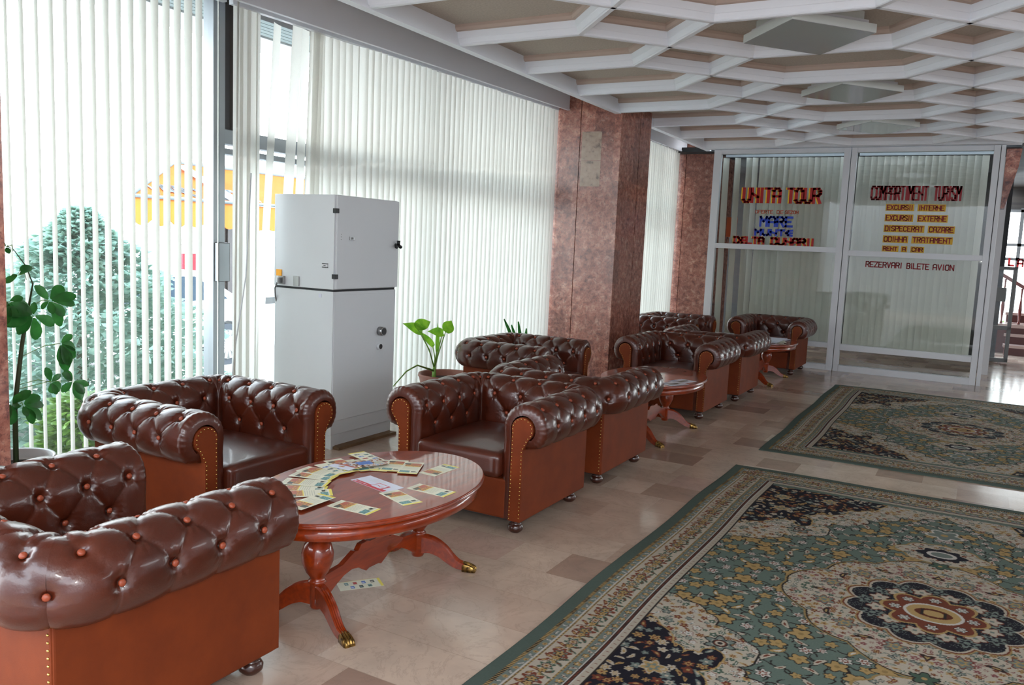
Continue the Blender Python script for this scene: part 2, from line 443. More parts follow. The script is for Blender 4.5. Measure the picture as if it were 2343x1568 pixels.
# dark casement jamb beside the post, upper light
bm = bmesh.new(); box(bm, XW-.03, XW+.06, 4.14, 4.22, 2.2, 3.1, 0); box(bm, XW+.05, XW+.09, 4.02, 4.12, 1.15, 1.42, 1, .004)
from_bm('casement_jamb', bm, ['brown_head', 'alu'], w2)
bm = bmesh.new(); box(bm, XW-.03, XW+.03, 5.06, 5.12, 1.75, 2.1, 0); from_bm('sash_bar', bm, 'alu_dark', w2)
# eaves outside
bm = bmesh.new()
n_s = 11
for i in range(n_s):
    xa = -4.74-i*.082; box(bm, xa-.07, xa, -3, 16, 3.2, 3.215, 0)
box(bm, -5.68, -4.72, -3, 16, 3.235, 3.3, 1); box(bm, -6.15, -5.66, -3, 16, 3.19, 3.4, 2)
struct(from_bm('roof_eaves', bm, ['soffit', 'alu_dark', 'white_paint']))
# valances (pelmet boards hiding the blind rails)
def xw(y): return -4.34+(y-4.16)*.05
bm = bmesh.new()
def slab(bm, y0, y1, x_of, t, z0, z1, mi=0):
    prism(bm, [(x_of(y0), y0), (x_of(y1), y1), (x_of(y1)-t, y1), (x_of(y0)-t, y0)], 'z', z0, z1, mi)
slab(bm, 1.97, 8.458, xw, .02, 2.99, 3.225); slab(bm, 1.97, 8.458, lambda y: xw(y)+.006, .03, 2.985, 3.0)
tag(from_bm('valance', bm, 'valance'), 'long pale grey pelmet board above the near run of blinds', 'pelmet')
bm = bmesh.new(); box(bm, -4.0, -3.98, 9.37, 12.19, 2.95, 3.2); box(bm, -4.0, -3.973, 9.37, 12.19, 2.945, 2.96)
tag(from_bm('valance', bm, 'valance'), 'short grey pelmet board between the two marble columns', 'pelmet')

# ------------------------------------------------------------------ vertical blinds
def slat_mesh(w, z0, z1, curve=.006):
    nu = 5; zs = [z0+(z1-z0)*t for t in (0, .25, .5, .75, 1)]
    V = [[(u*w, curve*(1-4*u*u), z) for z in zs] for u in np.linspace(-.5, .5, nu)]
    V = np.array(V, dtype=np.float32)
    idx = np.arange(nu*5).reshape(nu, 5)
    F = np.stack([idx[:-1, :-1], idx[1:, :-1], idx[1:, 1:], idx[:-1, 1:]], -1).reshape(-1, 4)
    me = bpy.data.meshes.new('slat'); me.from_pydata(V.reshape(-1, 3).tolist(), [], F.tolist())
    for p in me.polygons: p.use_smooth = True
    return me
def blind(label, slats, me, mat, rail, x_of, chain=None):
    root = thing('vertical_blind', label, 'blind', (x_of(rail[0]), rail[0], 0))
    me.materials.append(M[mat])
    bm = bmesh.new()
    r0 = Vector((x_of(rail[0]), rail[0], 0)); r1 = Vector((x_of(rail[1]), rail[1], 0)); 
    d = r1-r0; ln = d.length; 
    box(bm, -.02, .02, 0, ln, rail[2], rail[2]+.03)
    o = from_bm('headrail', bm, 'white_frame', root); o.rotation_euler = (0, 0, math.atan2(-d.x, d.y))
    for (y, ang, lean, dx) in slats:
        s = bpy.data.objects.new('slat', me); COL.objects.link(s); s.parent = root
        s.location = (x_of(y)-r0.x+dx, y-r0.y, 0); s.rotation_euler = (lean[1], lean[0], ang)
    return root
me_s = slat_mesh(.09, .0, 2.98)
# Slat 'angle' is the direction of its width in plan, measured from +X
s1 = []
y = 2.12
while y < 3.78:
    s1.append((y, PI-R(19-(y-2.3)*5)+random.uniform(-.06, .06), (0, 0), 0)); y += .079
s1.append((3.93, PI-R(42), (0, 0), 0))
blind('open vertical blind with slats turned edge on beside the near marble column', s1, slat_mesh(.095, .06, 3.0), 'blind', (2.05, 3.98, 2.99), lambda yy: xw(yy)-.14)
s2 = []
for yy, a in ((4.09, 88), (4.15, 94), (4.21, 92), (4.26, 60)): s2.append((yy, PI-R(a), (0, 0), 0))
s2 += [(4.27, PI-R(78), (.085, 0), -.03), (4.46, PI-R(95), (.06, 0), -.03), (4.62, PI-R(85), (.04, 0), -.03), (4.72, PI-R(100), (.03, 0), -.03), (4.80, PI-R(100), (.015, 0), -.03)]
yy = 4.87
while yy < 8.44:
    s2.append((yy, PI-R(112)+random.uniform(-.07, .07), (0, random.uniform(-.003, .003)), random.uniform(-.004, .004)-(.03 if yy < 5.25 else 0))); yy += .0735
blind('long vertical blind drawn almost shut behind the tall white cabinet', s2, slat_mesh(.092, .06, 3.0), 'blind', (4.03, 8.45, 2.99), lambda yy: xw(yy)-.14)
s3 = [(9.75+i*.085, PI-R(38)+random.uniform(-.1, .1), (0, 0), 0) for i in range(28)]
blind('half open vertical blind in the window between the two marble columns', s3, slat_mesh(.088, .06, 2.98), 'blind', (9.4, 12.15, 2.95), lambda yy: -4.06)
# thin wand and cord hanging by the gap in the blinds
bm = bmesh.new(); tube(bm, [(-4.36, 3.975, 2.98), (-4.36, 3.965, 1.5), (-4.37, 3.96, .12)], .007, 6)
tag(from_bm('blind_wand', bm, 'blind'), 'thin pale wand hanging in the gap between the two blinds', 'blind wand')
bm = bmesh.new(); tube(bm, [(-4.4, 4.13, 1.9), (-4.39, 4.08, 1.2), (-4.385, 3.98, .7), (-4.38, 3.93, .25)], .0045, 6)
from_bm('blind_cord', bm, 'white_frame', bpy.data.objects['blind_wand'])

# ------------------------------------------------------------------ chesterfield armchair
WI, LA, RR, CX, Z0, ZC = .27, .665, .115, .115, .08, .565
B_STEM = ZC-Z0
A_END = R(-48)
def prof_tables(n):
    """profile samples: s, z, ns, nz, b"""
    out = []
    arc = (PI-A_END)*RR
    tot = B_STEM+arc+.045
    for b in np.linspace(0, tot, n):
        if b <= B_STEM:
            t = b/B_STEM; out.append((0.0, Z0+b, -1.0, 0.0, b))
        elif b <= B_STEM+arc:
            th = PI-(b-B_STEM)/RR
            out.append((CX+RR*math.cos(th), ZC+RR*math.sin(th), math.cos(th), math.sin(th), b))
        else:
            q = (b-B_STEM-arc)/.045
            sx, zx = CX+RR*math.cos(A_END), ZC+RR*math.sin(A_END)
            out.append((sx+(.122-sx)*q, zx+(-.012)*q, math.cos(A_END)*(1-q)+.0, math.sin(A_END)*(1-q)-q, b))
    return np.array(out), tot
ROWS = [.40, .51, .62, .73, .84]     # button rows along the profile
PB = .11
ARM_P, COR_P, BACK_P = 4.0, 2.0, 3.0
def tuft(p, b, s_inner):
    """bulge height from path parameter p and profile length b"""
    q = (b-ROWS[0])/PB
    qc = np.clip(q, 0, len(ROWS)-1.0)
    m = p+qc/2; n = p-qc/2
    cre = (np.abs(np.sin(PI*m))*np.abs(np.sin(PI*n)))
    # outside the rows: straight pleats, one per button of the end row
    pp = np.where(q < 0, p, p+(len(ROWS)-1)/2.0)
    over = np.clip(np.maximum(-q, q-(len(ROWS)-1)), 0, 3)
    h = .0145*cre**.32
    fade = np.exp(-(over/1.2)**2)
    h = np.where(over > 0, .0145*(np.abs(np.sin(PI*pp))**2)**.22*fade+.010*(1-fade), h)
    # pits: distance to nearest button
    du = p; best = np.full(p.shape, 9.0); th = np.zeros(p.shape)
    for j in range(len(ROWS)):
        off = 0 if j % 2 == 0 else .5
        dp = (p-off)-np.round(p-off); dq = q-j
        dd = np.sqrt((dp*.15)**2+(dq*PB)**2)
        th = np.where(dd < best, np.arctan2(dq*PB, dp*.15), th); best = np.minimum(best, dd)
    h = h-.020*np.exp(-(best/.019)**2)
    h = h+.0022*np.sin(13*th+3*np.round(p*2)+b*9)*np.exp(-((best-.03)/.017)**2)
    return h
def path_piece(u0, u1, step):
    return np.arange(u0, u1+1e-6, step)
def arm_surface(kind, n_b=150, step=.0062):
    T, tot = prof_tables(n_b)
    s, z, ns, nz, b = T.T
    # arm (right side, +x) runs from the front (y=-.415) to the corner; local chair faces -Y
    yf = -.415
    P = []; 
    if kind == 'arm':
        R1, R2 = .032, .055
        for ph in np.linspace(PI/2, 0, 9)[:-1]:
            yy = yf+R1*(1-math.sin(ph)); P.append(('cap', yy, ph))
        for yy in np.arange(yf+R1, yf+LA, step): P.append(('arm', yy, 0))
        P.append(('arm', yf+LA, 0))
        for a in np.linspace(0, PI/4, 12)[1:]: P.append(('cor', a, 0))
    else:
        for a in np.linspace(PI/4, 0, 12)[:-1]: P.append(('corR', a, 0))
        P.append(('back', WI, 0))
        for xx in np.arange(WI-step, -WI+step*.5, -step): P.append(('back', xx, 0))
        P.append(('back', -WI, 0))
        for a in np.linspace(0, PI/4, 12)[1:]: P.append(('corL', a, 0))
    V = np.zeros((len(P), n_b, 3))
    yb = yf+LA
    for i, (k, u, ph) in enumerate(P):
        if k in ('cap', 'arm'): p = ARM_P*(u-yf)/LA
        elif k == 'cor': p = ARM_P+COR_P*.5*(u/(PI/4))
        elif k == 'corR': p = ARM_P+COR_P-COR_P*.5*(u/(PI/4))
        elif k == 'back': p = ARM_P+COR_P+BACK_P*(WI-u)/(2*WI)
        else: p = ARM_P+COR_P+BACK_P+COR_P*.5*(u/(PI/4))
        pa = np.full(n_b, p)
        h = tuft(pa, b, s)
        if k in ('cap', 'arm'):
            fr = np.clip((u-yf)/.09, 0, 1); h = h*fr**1.2+.009*(1-fr)
            if u-yf < .1:   # gathers round the front edge
                arcm = np.clip((b-B_STEM+.05)/.05, 0, 1)
                h = h+.0035*np.abs(np.sin(b*2*PI/.052+u*20))*arcm*np.exp(-((u-yf-.02)/.03)**2)
        if k in ('cor', 'corR', 'corL'):
            seam = np.exp(-((PI/4-u)*(.06+np.maximum(s, 0))/.009)**2)*np.clip(1-(b-B_STEM-.05)/.08, 0, 1)
            h = h-.008*seam*(b > .2)
            inn = np.clip(s/.05, 0, 1); h = h*inn-.004*(1-inn)
        elif k in ('arm', 'back'):
            dc = (yb-u) if k == 'arm' else (WI-abs(u)); dc = abs(dc)
            pinch = np.exp(-(dc/.03)**2)*np.clip(1-s/.05, 0, 1); h = h*(1-pinch)-.004*pinch
        dlt = .055*(1-math.cos(ph)) if k == 'cap' else 0
        ss = s+ns*(h-dlt); zz = z+nz*(h-dlt)
        if k == 'cap': ss = np.where(b > B_STEM+(PI-A_END)*RR, np.maximum(ss, .09), ss)
        low = b < .0
        if k in ('cap', 'arm'): V[i, :, 0] = WI+ss; V[i, :, 1] = u; V[i, :, 2] = zz
        elif k == 'cor': V[i, :, 0] = WI+ss*math.cos(u); V[i, :, 1] = yb+ss*math.sin(u); V[i, :, 2] = zz
        elif k == 'corR': V[i, :, 0] = WI+ss*math.sin(u); V[i, :, 1] = yb+ss*math.cos(u); V[i, :, 2] = zz
        elif k == 'back': V[i, :, 0] = u; V[i, :, 1] = yb+ss; V[i, :, 2] = zz
        else: V[i, :, 0] = -WI-ss*math.sin(u); V[i, :, 1] = yb+ss*math.cos(u); V[i, :, 2] = zz
    return V
def button_mesh():
    bm = bmesh.new(); lathe(bm, [(.0001, .0065), (.006, .006), (.0098, .0035), (.011, -.001), (.009, -.005)], seg=10)
    me = bpy.data.meshes.new('button'); bm.to_mesh(me); bm.free(); me.materials.append(M['button']); return me
def puffy(name, x0, x1, y0, y1, z0, z1, r, crown, mat, parent, n=22):
    bm = bmesh.new(); bmesh.ops.create_cube(bm, size=2)
    bmesh.ops.subdivide_edges(bm, edges=bm.edges[:], cuts=n, use_grid_fill=True)
    hx, hy, hz = (x1-x0)/2, (y1-y0)/2, (z1-z0)/2
    for v in bm.verts:
        # dense near edges
        g = Vector([math.sin(c*PI/2) for c in v.co])
        q = Vector((g.x*hx, g.y*hy, g.z*hz))
        c = Vector((max(-hx+r, min(hx-r, q.x)), max(-hy+r, min(hy-r, q.y)), max(-hz+r, min(hz-r, q.z))))
        d = q-c
        if d.length > 1e-6: q = c+d.normalized()*r*min(1, max(abs(v.co.x), abs(v.co.y), abs(v.co.z)))
        fx = 1-(q.x/hx)**2; fy = 1-(q.y/hy)**2
        q.z += crown*max(0, fx)*max(0, fy)*(1 if q.z > 0 else 0)
        v.co = q+Vector(((x0+x1)/2, (y0+y1)/2, (z0+z1)/2))
    return from_bm(name, bm, mat, parent, True)
def make_chair():
    root = thing('armchair', 'x', 'armchair')
    VA = arm_surface('arm'); VB = arm_surface('back')
    bme = button_mesh()
    def put_buttons(par, kind, mirror=1):
        for j, br in enumerate(ROWS):
            T, tot = prof_tables(400); k = int(np.argmin(np.abs(T[:, 4]-br))); s, z, ns, nz, _ = T[k]
            off = 0 if j % 2 == 0 else .5
            h = .001
            ps = [q+off for q in range(0, 16)]
            for p in ps:
                if kind == 'arm' and .45 < p <= ARM_P+.01:
                    if p > ARM_P-.2 and s < .03: continue
                    y = -.415+LA*p/ARM_P; pos = (mirror*(WI+s+ns*h), y, z+nz*h); nrm = Vector((mirror*ns, 0, nz))
                elif kind == 'back' and ARM_P+COR_P-.01 <= p <= ARM_P+COR_P+BACK_P+.01:
                    t = (p-ARM_P-COR_P)/BACK_P
                    if (t < .05 or t > .95) and s < .03: continue
                    pos = (WI-2*WI*t, -.415+LA+s+ns*h, z+nz*h); nrm = Vector((0, ns, nz))
                elif kind == 'back' and s > .06 and (ARM_P+.1 < p < ARM_P+COR_P-.1 or ARM_P+.1 < 15-p < ARM_P+COR_P-.1):
                    sg = 1 if p < 7.5 else -1; pa = p if sg > 0 else 15-p; an = (pa-ARM_P)/COR_P*PI/2; hh = -.002
                    c_, s_ = math.cos(an), math.sin(an)
                    pos = (sg*(WI+(s+ns*hh)*c_), -.415+LA+(s+ns*hh)*s_, z+nz*hh); nrm = Vector((sg*ns*c_, ns*s_, nz))
                else: continue
                b = bpy.data.objects.new('button', bme); COL.objects.link(b); b.parent = par; b.location = pos
                b.rotation_euler = nrm.to_track_quat('Z', 'Y').to_euler()
    for mir in (1, -1):
        V = VA.copy(); V[:, :, 0] *= mir
        o = grid_mesh('tufted_arm', V, V.shape[0], V.shape[1], 'leather', root)
        put_buttons(o, 'arm', mir)
    o = grid_mesh('tufted_back', VB, VB.shape[0], VB.shape[1], 'leather', root)
    put_buttons(o, 'back')
    SO = WI+.122   # outer faces
    yb = -.415+LA+.122
    for sg in (1, -1):
        bm = bmesh.new()
        xa, xb = sorted((sg*(SO-.05), sg*SO))
        box(bm, xa, xb, -.405, yb, .075, .495, 0, .006)
        from_bm('side_panel', bm, 'leather_flat', root, False)
    bm = bmesh.new(); box(bm, -SO+.006, SO-.006, yb-.05, yb+.004, .075, .495, 0, .006)
    o = from_bm('back_panel', bm, 'leather_flat', root)
    bm = bmesh.new()
    for sg in (1, -1):
        for i in range(18): 
            c = (sg*(SO-.016), yb+.004, .1+i*.0215); bmesh.ops.create_icosphere(bm, subdivisions=1, radius=.0048, matrix=Matrix.Translation(c))
    tag(from_bm('nailhead_trim', bm, 'brass', o, True), kind='stuff')
    # front panels with nails
    for sg in (1, -1):
        rb = .062; cx = WI+.118-.058+.0; zc = ZC+.0
        cxx = WI+CX; s0 = WI+.052; s1 = WI+.122
        pts = [(s0, .078)]
        a0 = math.acos((s0-cxx)/rb) if abs((s0-cxx)/rb) < 1 else PI
        a0 = PI+0.0 if s0 <= cxx-rb else a0
        angs = np.linspace(PI+.25, -.95, 22)
        for a in angs: pts.append((cxx+rb*math.cos(a), zc+rb*math.sin(a)))
        pts += [(s1, .46), (s1, .078)]
        bm = bmesh.new(); prism(bm, [(sg*a, b) for a, b in pts], 'y', -.424, -.40)
        # rear filler so the rolled end reads as solid
        o = from_bm('arm_front_panel', bm, 'leather_flat', root)
        bm = bmesh.new()
        line = [(s0+.006, .09)]+[(cxx+(rb-.007)*math.cos(a), zc+(rb-.007)*math.sin(a)) for a in angs]+[(s1-.007, .455), (s1-.007, .09)]
        acc = 0; prev = line[0]; spots = [prev]
        for q in line[1:]:
            dx, dz = q[0]-prev[0], q[1]-prev[1]; ln = math.hypot(dx, dz); t = .0205-acc
            while t <= ln:
                spots.append((prev[0]+dx*t/ln, prev[1]+dz*t/ln)); t += .0205
            acc = ln-(t-.0205); prev = q
        for (a, b) in spots: bmesh.ops.create_icosphere(bm, subdivisions=1, radius=.0042, matrix=Matrix.Translation((sg*a, -.4245, b)))
        tag(from_bm('nailhead_trim', bm, 'brass', o, True), kind='stuff')
    # inner fill of arm & back so that no hole shows at the front
    puffy('seat_cushion', -WI+.004, WI-.004, -.44, -.415+LA-.01, .285, .42, .035, .022, 'leather', root)
    bm = bmesh.new(); box(bm, -WI-.03, WI+.03, -.412, -.36, .075, .285, 0, .012); box(bm, -WI, WI, -.36, .27, .2, .29, 0)
    from_bm('front_rail', bm, 'leather_flat', root)
    bm = bmesh.new(); box(bm, -SO+.01, SO-.01, -.40, yb-.004, .07, .085)
    from_bm('base_cloth', bm, 'black', root)
    for sx in (1, -1):
        for yy in (-.355, yb-.075):
            bm = bmesh.new(); lathe(bm, [(.016, .075), (.02, .066), (.03, .062), (.031, .056), (.024, .052), (.034, .044), (.042, .03), (.04, .014), (.028, .002), (.026, 0)], (sx*(SO-.06), yy, 0), 20)
            from_bm('bun_foot', bm, 'dark_wood', root)
    return root
chair0 = make_chair()
CHAIRS = [
    ((-2.385, 1.585), PI, 'brown tufted armchair with its back to the camera, before the leaflet-covered table'),
    ((-3.37, 2.9), PI/2, 'brown tufted armchair between the leaflet-covered table and the open blind'),
    ((-2.335, 4.065), 0, 'brown tufted armchair facing the camera across the leaflet-covered table'),
    ((-2.36, 5.12), PI, 'brown tufted armchair back to back behind the one facing the leaflet-covered table'),
    ((-3.36, 6.25), PI/2, 'dark tufted armchair by the blinds, before the nearer marble column, beyond the potted plants'),
    ((-2.44, 7.65), 0, 'tufted armchair facing the camera across the table with the blue leaflet'),
    ((-2.41, 8.74), PI, 'tufted armchair turned towards the table with white papers, backing another armchair'),
    ((-3.35, 10.2), PI/2, 'dark tufted armchair standing between the two marble columns by the far blinds'),
    ((-2.33, 11.22), 0, 'tufted armchair against the glass office partition'),
]
for i, ((x, y), rz, lab) in enumerate(CHAIRS):
    c = chair0 if i == 0 else copy_tree(chair0)
    c.location = (x, y, 0); c.rotation_euler = (0, 0, rz)
    tag(c, lab, 'armchair', 'chesterfield armchairs around the coffee tables')

# ------------------------------------------------------------------ coffee tables
ZT = .478
def make_table():
    root = thing('coffee_table', 'x', 'table')
    a, b = .41, .594
    def ell(bm, prof, mi=0, seg=72):
        rings = []
        for (ins, z) in prof:
            rings.append([bm.verts.new(((a-ins)*math.cos(2*PI*k/seg), (b-ins)*math.sin(2*PI*k/seg), z)) for k in range(seg)])
        for i in range(len(rings)-1):
            for k in range(seg):
                f = bm.faces.new((rings[i][k], rings[i][(k+1) % seg], rings[i+1][(k+1) % seg], rings[i+1][k])); f.smooth = True; f.material_index = mi
        bm.faces.new(rings[0]); bm.faces.new(rings[-1])
    bm = bmesh.new(); ell(bm, [(.03, ZT-.026), (.012, ZT-.024), (.004, ZT-.02), (.0, ZT-.016), (.0, ZT-.012), (.006, ZT-.010), (.002, ZT-.006), (.003, ZT-.002), (.007, ZT)])
    top = from_bm('tabletop', bm, 'cherry', root)
    bm = bmesh.new(); ell(bm, [(.025, ZT-.026), (.022, ZT-.07), (.03, ZT-.075), (.045, ZT-.075), (.045, ZT-.03)])
    from_bm('apron', bm, 'cherry', root)
    for sy in (1, -1):
        yc = sy*.335
        bm = bmesh.new()
        lathe(bm, [(.03, .45), (.03, .375), (.036, .365), (.03, .355), (.026, .345), (.034, .33), (.052, .31), (.063, .275), (.061, .24), (.045, .2), (.03, .18), (.026, .17), (.034, .165), (.036, .158), (.03, .15), (.03, .06), (.026, .052), (.01, .05)], (0, yc, 0), 28)
        from_bm('pedestal', bm, 'cherry', root, False)
        for sx in (1, -1):
            bm = bmesh.new()
            ang = math.atan2(sy*.095, sx*.245)
            path = [(.0, .108), (.03, .112), (.07, .108), (.115, .086), (.152, .055), (.187, .031), (.22, .022)]
            hh = [.042, .041, .036, .03, .024, .019, .016]; ww = [.021, .021, .020, .019, .018, .017, .016]
            tt = np.linspace(0, 6, 25); tk = np.arange(7)
            def sm(v):
                v = np.asarray(v, float); mt = np.gradient(v); out = []
                for t in tt:
                    i = min(5, int(t)); u = t-i
                    out.append((2*u**3-3*u*u+1)*v[i]+(u**3-2*u*u+u)*mt[i]+(-2*u**3+3*u*u)*v[i+1]+(u**3-u*u)*mt[i+1])
                return [float(o) for o in out]
            path = list(zip(sm([p[0] for p in path]), sm([p[1] for p in path]))); hh = sm(hh); ww = sm(ww)
            rings = []
            for i, (r_, z) in enumerate(path):
                j0, j1 = max(0, i-1), min(len(path)-1, i+1)
                d = Vector((path[j1][0]-path[j0][0], path[j1][1]-path[j0][1])).normalized(); nrm = Vector((-d.y, d.x))
                sec = [(-1, -1), (1, -1), (1, .75), (.75, 1), (.45, .8), (.25, 1), (0, .8), (-.25, 1), (-.45, .8), (-.75, 1), (-1, .75)]
                rings.append([bm.verts.new((r_+nrm.x*hh[i]*v*(.62 if abs(v) < 1 else 1)*1.0 if False else r_+nrm.x*(hh[i]*v), w*ww[i], z+nrm.y*(hh[i]*v)) ) for (w, v) in [(w_, (v_ if v_ < 0 else (1 if v_ == 1 else (.86 if v_ == .8 else .8)))) for w_, v_ in sec]])
            m_ = len(rings[0])
            for i in range(len(rings)-1):
                for k in range(m_): bm.faces.new((rings[i][k], rings[i][(k+1) % m_], rings[i+1][(k+1) % m_], rings[i+1][k]))
            bm.faces.new(rings[0]); bm.faces.new(rings[-1])
            o = from_bm('leg', bm, 'cherry', root); o.location = (0, yc, 0); o.rotation_euler = (0, 0, ang)
            bm = bmesh.new()
            rs = []
            for (r_, hz, w) in ((.213, .041, .018), (.225, .043, .02), (.247, .036, .022), (.265, .026, .023), (.275, .014, .02)):
                ring = []
                for q in range(17):
                    t = q/16.; yy = -w+2*w*t; ridge = abs(math.sin(t*PI*4))
                    ring.append(bm.verts.new((r_+(.004*ridge if r_ > .24 else 0), yy, max(.004, hz*(.72+.28*ridge)*(1-.25*abs(2*t-1)**3)))))
                ring.append(bm.verts.new((r_, w, .0))); ring.append(bm.verts.new((r_, -w, .0)))
                rs.append(ring)
            m_ = len(rs[0])
            for i in range(len(rs)-1):
                for k in range(m_): f = bm.faces.new((rs[i][k], rs[i][(k+1) % m_], rs[i+1][(k+1) % m_], rs[i+1][k])); f.smooth = True
            bm.faces.new(rs[0]); bm.faces.new(rs[-1])
            from_bm('claw_foot', bm, 'brass_dark', o)
    bm = bmesh.new()
    half = [(.32, .17), (.20, .18), (.125, .215), (.105, .212), (.085, .235), (.045, .238), (.03, .232)]
    lowp = [(.03, .115), (.05, .108), (.075, .122), (.10, .138), (.14, .145), (.19, .135), (.24, .11), (.28, .085), (.32, .07)]
    pts = [(y, z) for y, z in half]+[(-y, z) for y, z in half[::-1]]+[(-y, z) for y, z in lowp[::-1]]+[(y, z) for y, z in lowp]
    prism(bm, pts, 'x', -.012, .012); from_bm('stretcher', bm, 'cherry', root)
    return root
t0 = make_table()
TABLES = [((-2.145, 2.70), 'oval cherry wood coffee table covered with a fan of leaflets'),
          ((-2.25, 6.44), 'oval cherry coffee table with a blue leaflet, half hidden behind an armchair'),
          ((-2.22, 10.12), 'oval coffee table standing near the glass partition, newspapers on it')]
for i, ((x, y), lab) in enumerate(TABLES):
    t = t0 if i == 0 else copy_tree(t0)
    t.location = (x, y, 0); tag(t, lab, 'table', 'oval coffee tables between the armchairs')

# ------------------------------------------------------------------ leaflets
PM = ['cream_paper', 'p_yellow', 'p_orange', 'p_teal', 'p_dark', 'p_text', 'white_paper', 'p_red', 'p_blue', 'p_pink', 'p_collage']
def leaflet_mesh(kind):
    bm = bmesh.new(); Lx, Ly = .095, .044
    t = .0008
    def quad(x0, x1, y0, y1, mi, z=t+.0002):
        vs = [bm.verts.new(p) for p in ((x0, y0, z), (x1, y0, z), (x1, y1, z), (x0, y1, z))]; f = bm.faces.new(vs); f.material_index = mi
    if kind == 'front':
        box(bm, -Lx, Lx, -Ly, Ly, 0, t, 0)
        quad(Lx-.011, Lx, -Ly, Ly, 1); quad(-Lx+.024, -Lx+.075, -Ly+.012, Ly-.004, 2); quad(-Lx+.026, -Lx+.048, -Ly+.006, -Ly+.034, 4, t+.0004)
        quad(-Lx+.028, -Lx+.052, -Ly+.044, Ly-.01, 9, t+.0004)
        quad(-Lx+.075, -Lx+.079, -Ly+.01, Ly-.002, 1); quad(Lx-.046, Lx-.016, -Ly+.005, Ly-.038, 3); quad(Lx-.04, Lx-.026, Ly-.032, Ly-.012, 4); quad(Lx-.03, Lx-.02, Ly-.03, Ly-.004, 5)
        for i in range(5): quad(-.012+i*.009, -.009+i*.009, -Ly+.01, Ly-.01, 5)
        for i in range(3): quad(-Lx+.006+i*.005, -Lx+.008+i*.005, -Ly+.012, Ly-.02, 5)
    elif kind == 'back':
        box(bm, -Lx, Lx, -Ly, Ly, 0, t, 0); quad(Lx-.012, Lx, -Ly, Ly, 1); quad(-Lx, Lx, Ly-.002, Ly, 1)
        pc = [3, 8, 9, 4, 8, 3, 4]
        for i in range(7):
            xx = -Lx+.03+i*.019; yy = (-Ly+.008) if i % 2 else .004
            quad(xx, xx+.017, yy, yy+.026, pc[i])
            quad(xx+.002, xx+.012, yy+.006, yy+.014, [5, 6, 7, 3, 6, 4, 5][i], t+.0004)
    elif kind == 'brochure':
        Lx, Ly = .115, .052
        box(bm, -Lx, Lx, -Ly, Ly, 0, t, 6); quad(-Lx+.012, .02, -Ly, -Ly+.026, 7); quad(.02, Lx-.012, -Ly, -Ly+.022, 7)
        quad(.0, .075, -Ly+.012, -Ly+.066, 7, t+.0004); quad(.005, .066, -Ly+.017, -Ly+.061, 6, t+.0006)
        # small running-lizard squiggle in the framed box
        sq = [(.012, .036), (.022, .041), (.034, .037), (.044, .032), (.052, .036), (.058, .042)]
        for (p, q) in zip(sq[:-1], sq[1:]):
            d = Vector((q[0]-p[0], q[1]-p[1])).normalized(); n = Vector((-d.y, d.x))*.002
            vs = [bm.verts.new((p[0]+e*n.x*1., -Ly+p[1]+e*n.y, t+.0008)) for e in (1, -1)]+[bm.verts.new((q[0]+e*n.x, -Ly+q[1]+e*n.y, t+.0008)) for e in (-1, 1)]
            bm.faces.new(vs).material_index = 7
        for i, w in enumerate((.005, .003, .006, .004, .003, .007, .004, .004)): quad(-Lx+.028+i*.0095, -Lx+.028+i*.0095+w, -Ly+.009, -Ly+.016, 6, t+.0004)
        quad(-Lx+.014, -Lx+.024, -Ly+.008, -Ly+.018, 6, t+.0004)
        for i in range(5): quad(-.06, .01, .006+i*.008, .0075+i*.008, 5)
    elif kind == 'collage':
        box(bm, -.11, .11, -.05, .05, 0, .0012, 10); quad(-.02, .05, -.02, .03, 8, .0014); quad(-.09, -.06, -.04, .02, 9, .0014); quad(.06, .1, -.03, .01, 5, .0014)
    elif kind == 'card':
        box(bm, -.06, .06, -.03, .03, 0, t, 6); quad(-.06, .06, -.03, -.016, 9); quad(-.01, .02, -.006, .008, 2)
    elif kind == 'blue':
        box(bm, -.1, .1, -.045, .045, 0, t, 8); quad(-.06, -.02, -.02, .02, 6)
    elif kind == 'white':
        box(bm, -.1, .1, -.07, .07, 0, .001, 6); quad(-.06, .06, -.03, .02, 5); quad(-.08, -.02, .03, .055, 8)
    me = bpy.data.meshes.new('leaflet_'+kind); bmesh.ops.recalc_face_normals(bm, faces=bm.faces[:]); bm.to_mesh(me); bm.free()
    for q in PM: me.materials.append(M[q])
    return me
LM = {k: leaflet_mesh(k) for k in ('front', 'back', 'brochure', 'collage', 'card', 'blue', 'white')}
def leaf(kind, x, y, ang, lay, label, name='leaflet', zt=ZT, group='leaflets on the nearest coffee table'):
    o = bpy.data.objects.new(name, LM[kind]); COL.objects.link(o)
    o.location = (x, y, zt+.0004+lay*.0013); o.rotation_euler = (0, 0, ang)
    tag(o, label, 'leaflet' if name == 'leaflet' else name, group)
# positions measured for the first table; the +x end carries the yellow stripe
def px_pair(z, pin, pout):
    def at(px):
        Dv = fw+rt2*((px[0]-1171.5)/FPX)-up2*((px[1]-784)/FPX); t = (z-CH)/Dv.z
        return Dv*t
    a, b = at(pin), at(pout); return (a+b)/2, math.atan2((a-b).y, (a-b).x)
leaf('front', -2.15, 2.325, R(90), 7, 'cream leaflet lying loose nearest the camera armchair, just under the fan')
leaf('front', -1.99, 2.39, R(2), 0, 'cream leaflet alone at the near edge of the table beside the fan')
leaf('front', -1.925, 2.595, R(-22), 0, 'cream leaflet lying in the bright window glare, beside the red brochure')
leaf('front', -1.885, 2.75, R(-2), 0, 'cream leaflet past the red brochure, nearest the long free edge')
leaf('front', -2.03, 3.02, R(88), 0, 'lone cream leaflet at the table end nearest the facing armchair')
leaf('brochure', -2.115, 2.685, R(-14), 0, 'white and red brochure with framed emblem inside the curve of the fan', 'brochure')
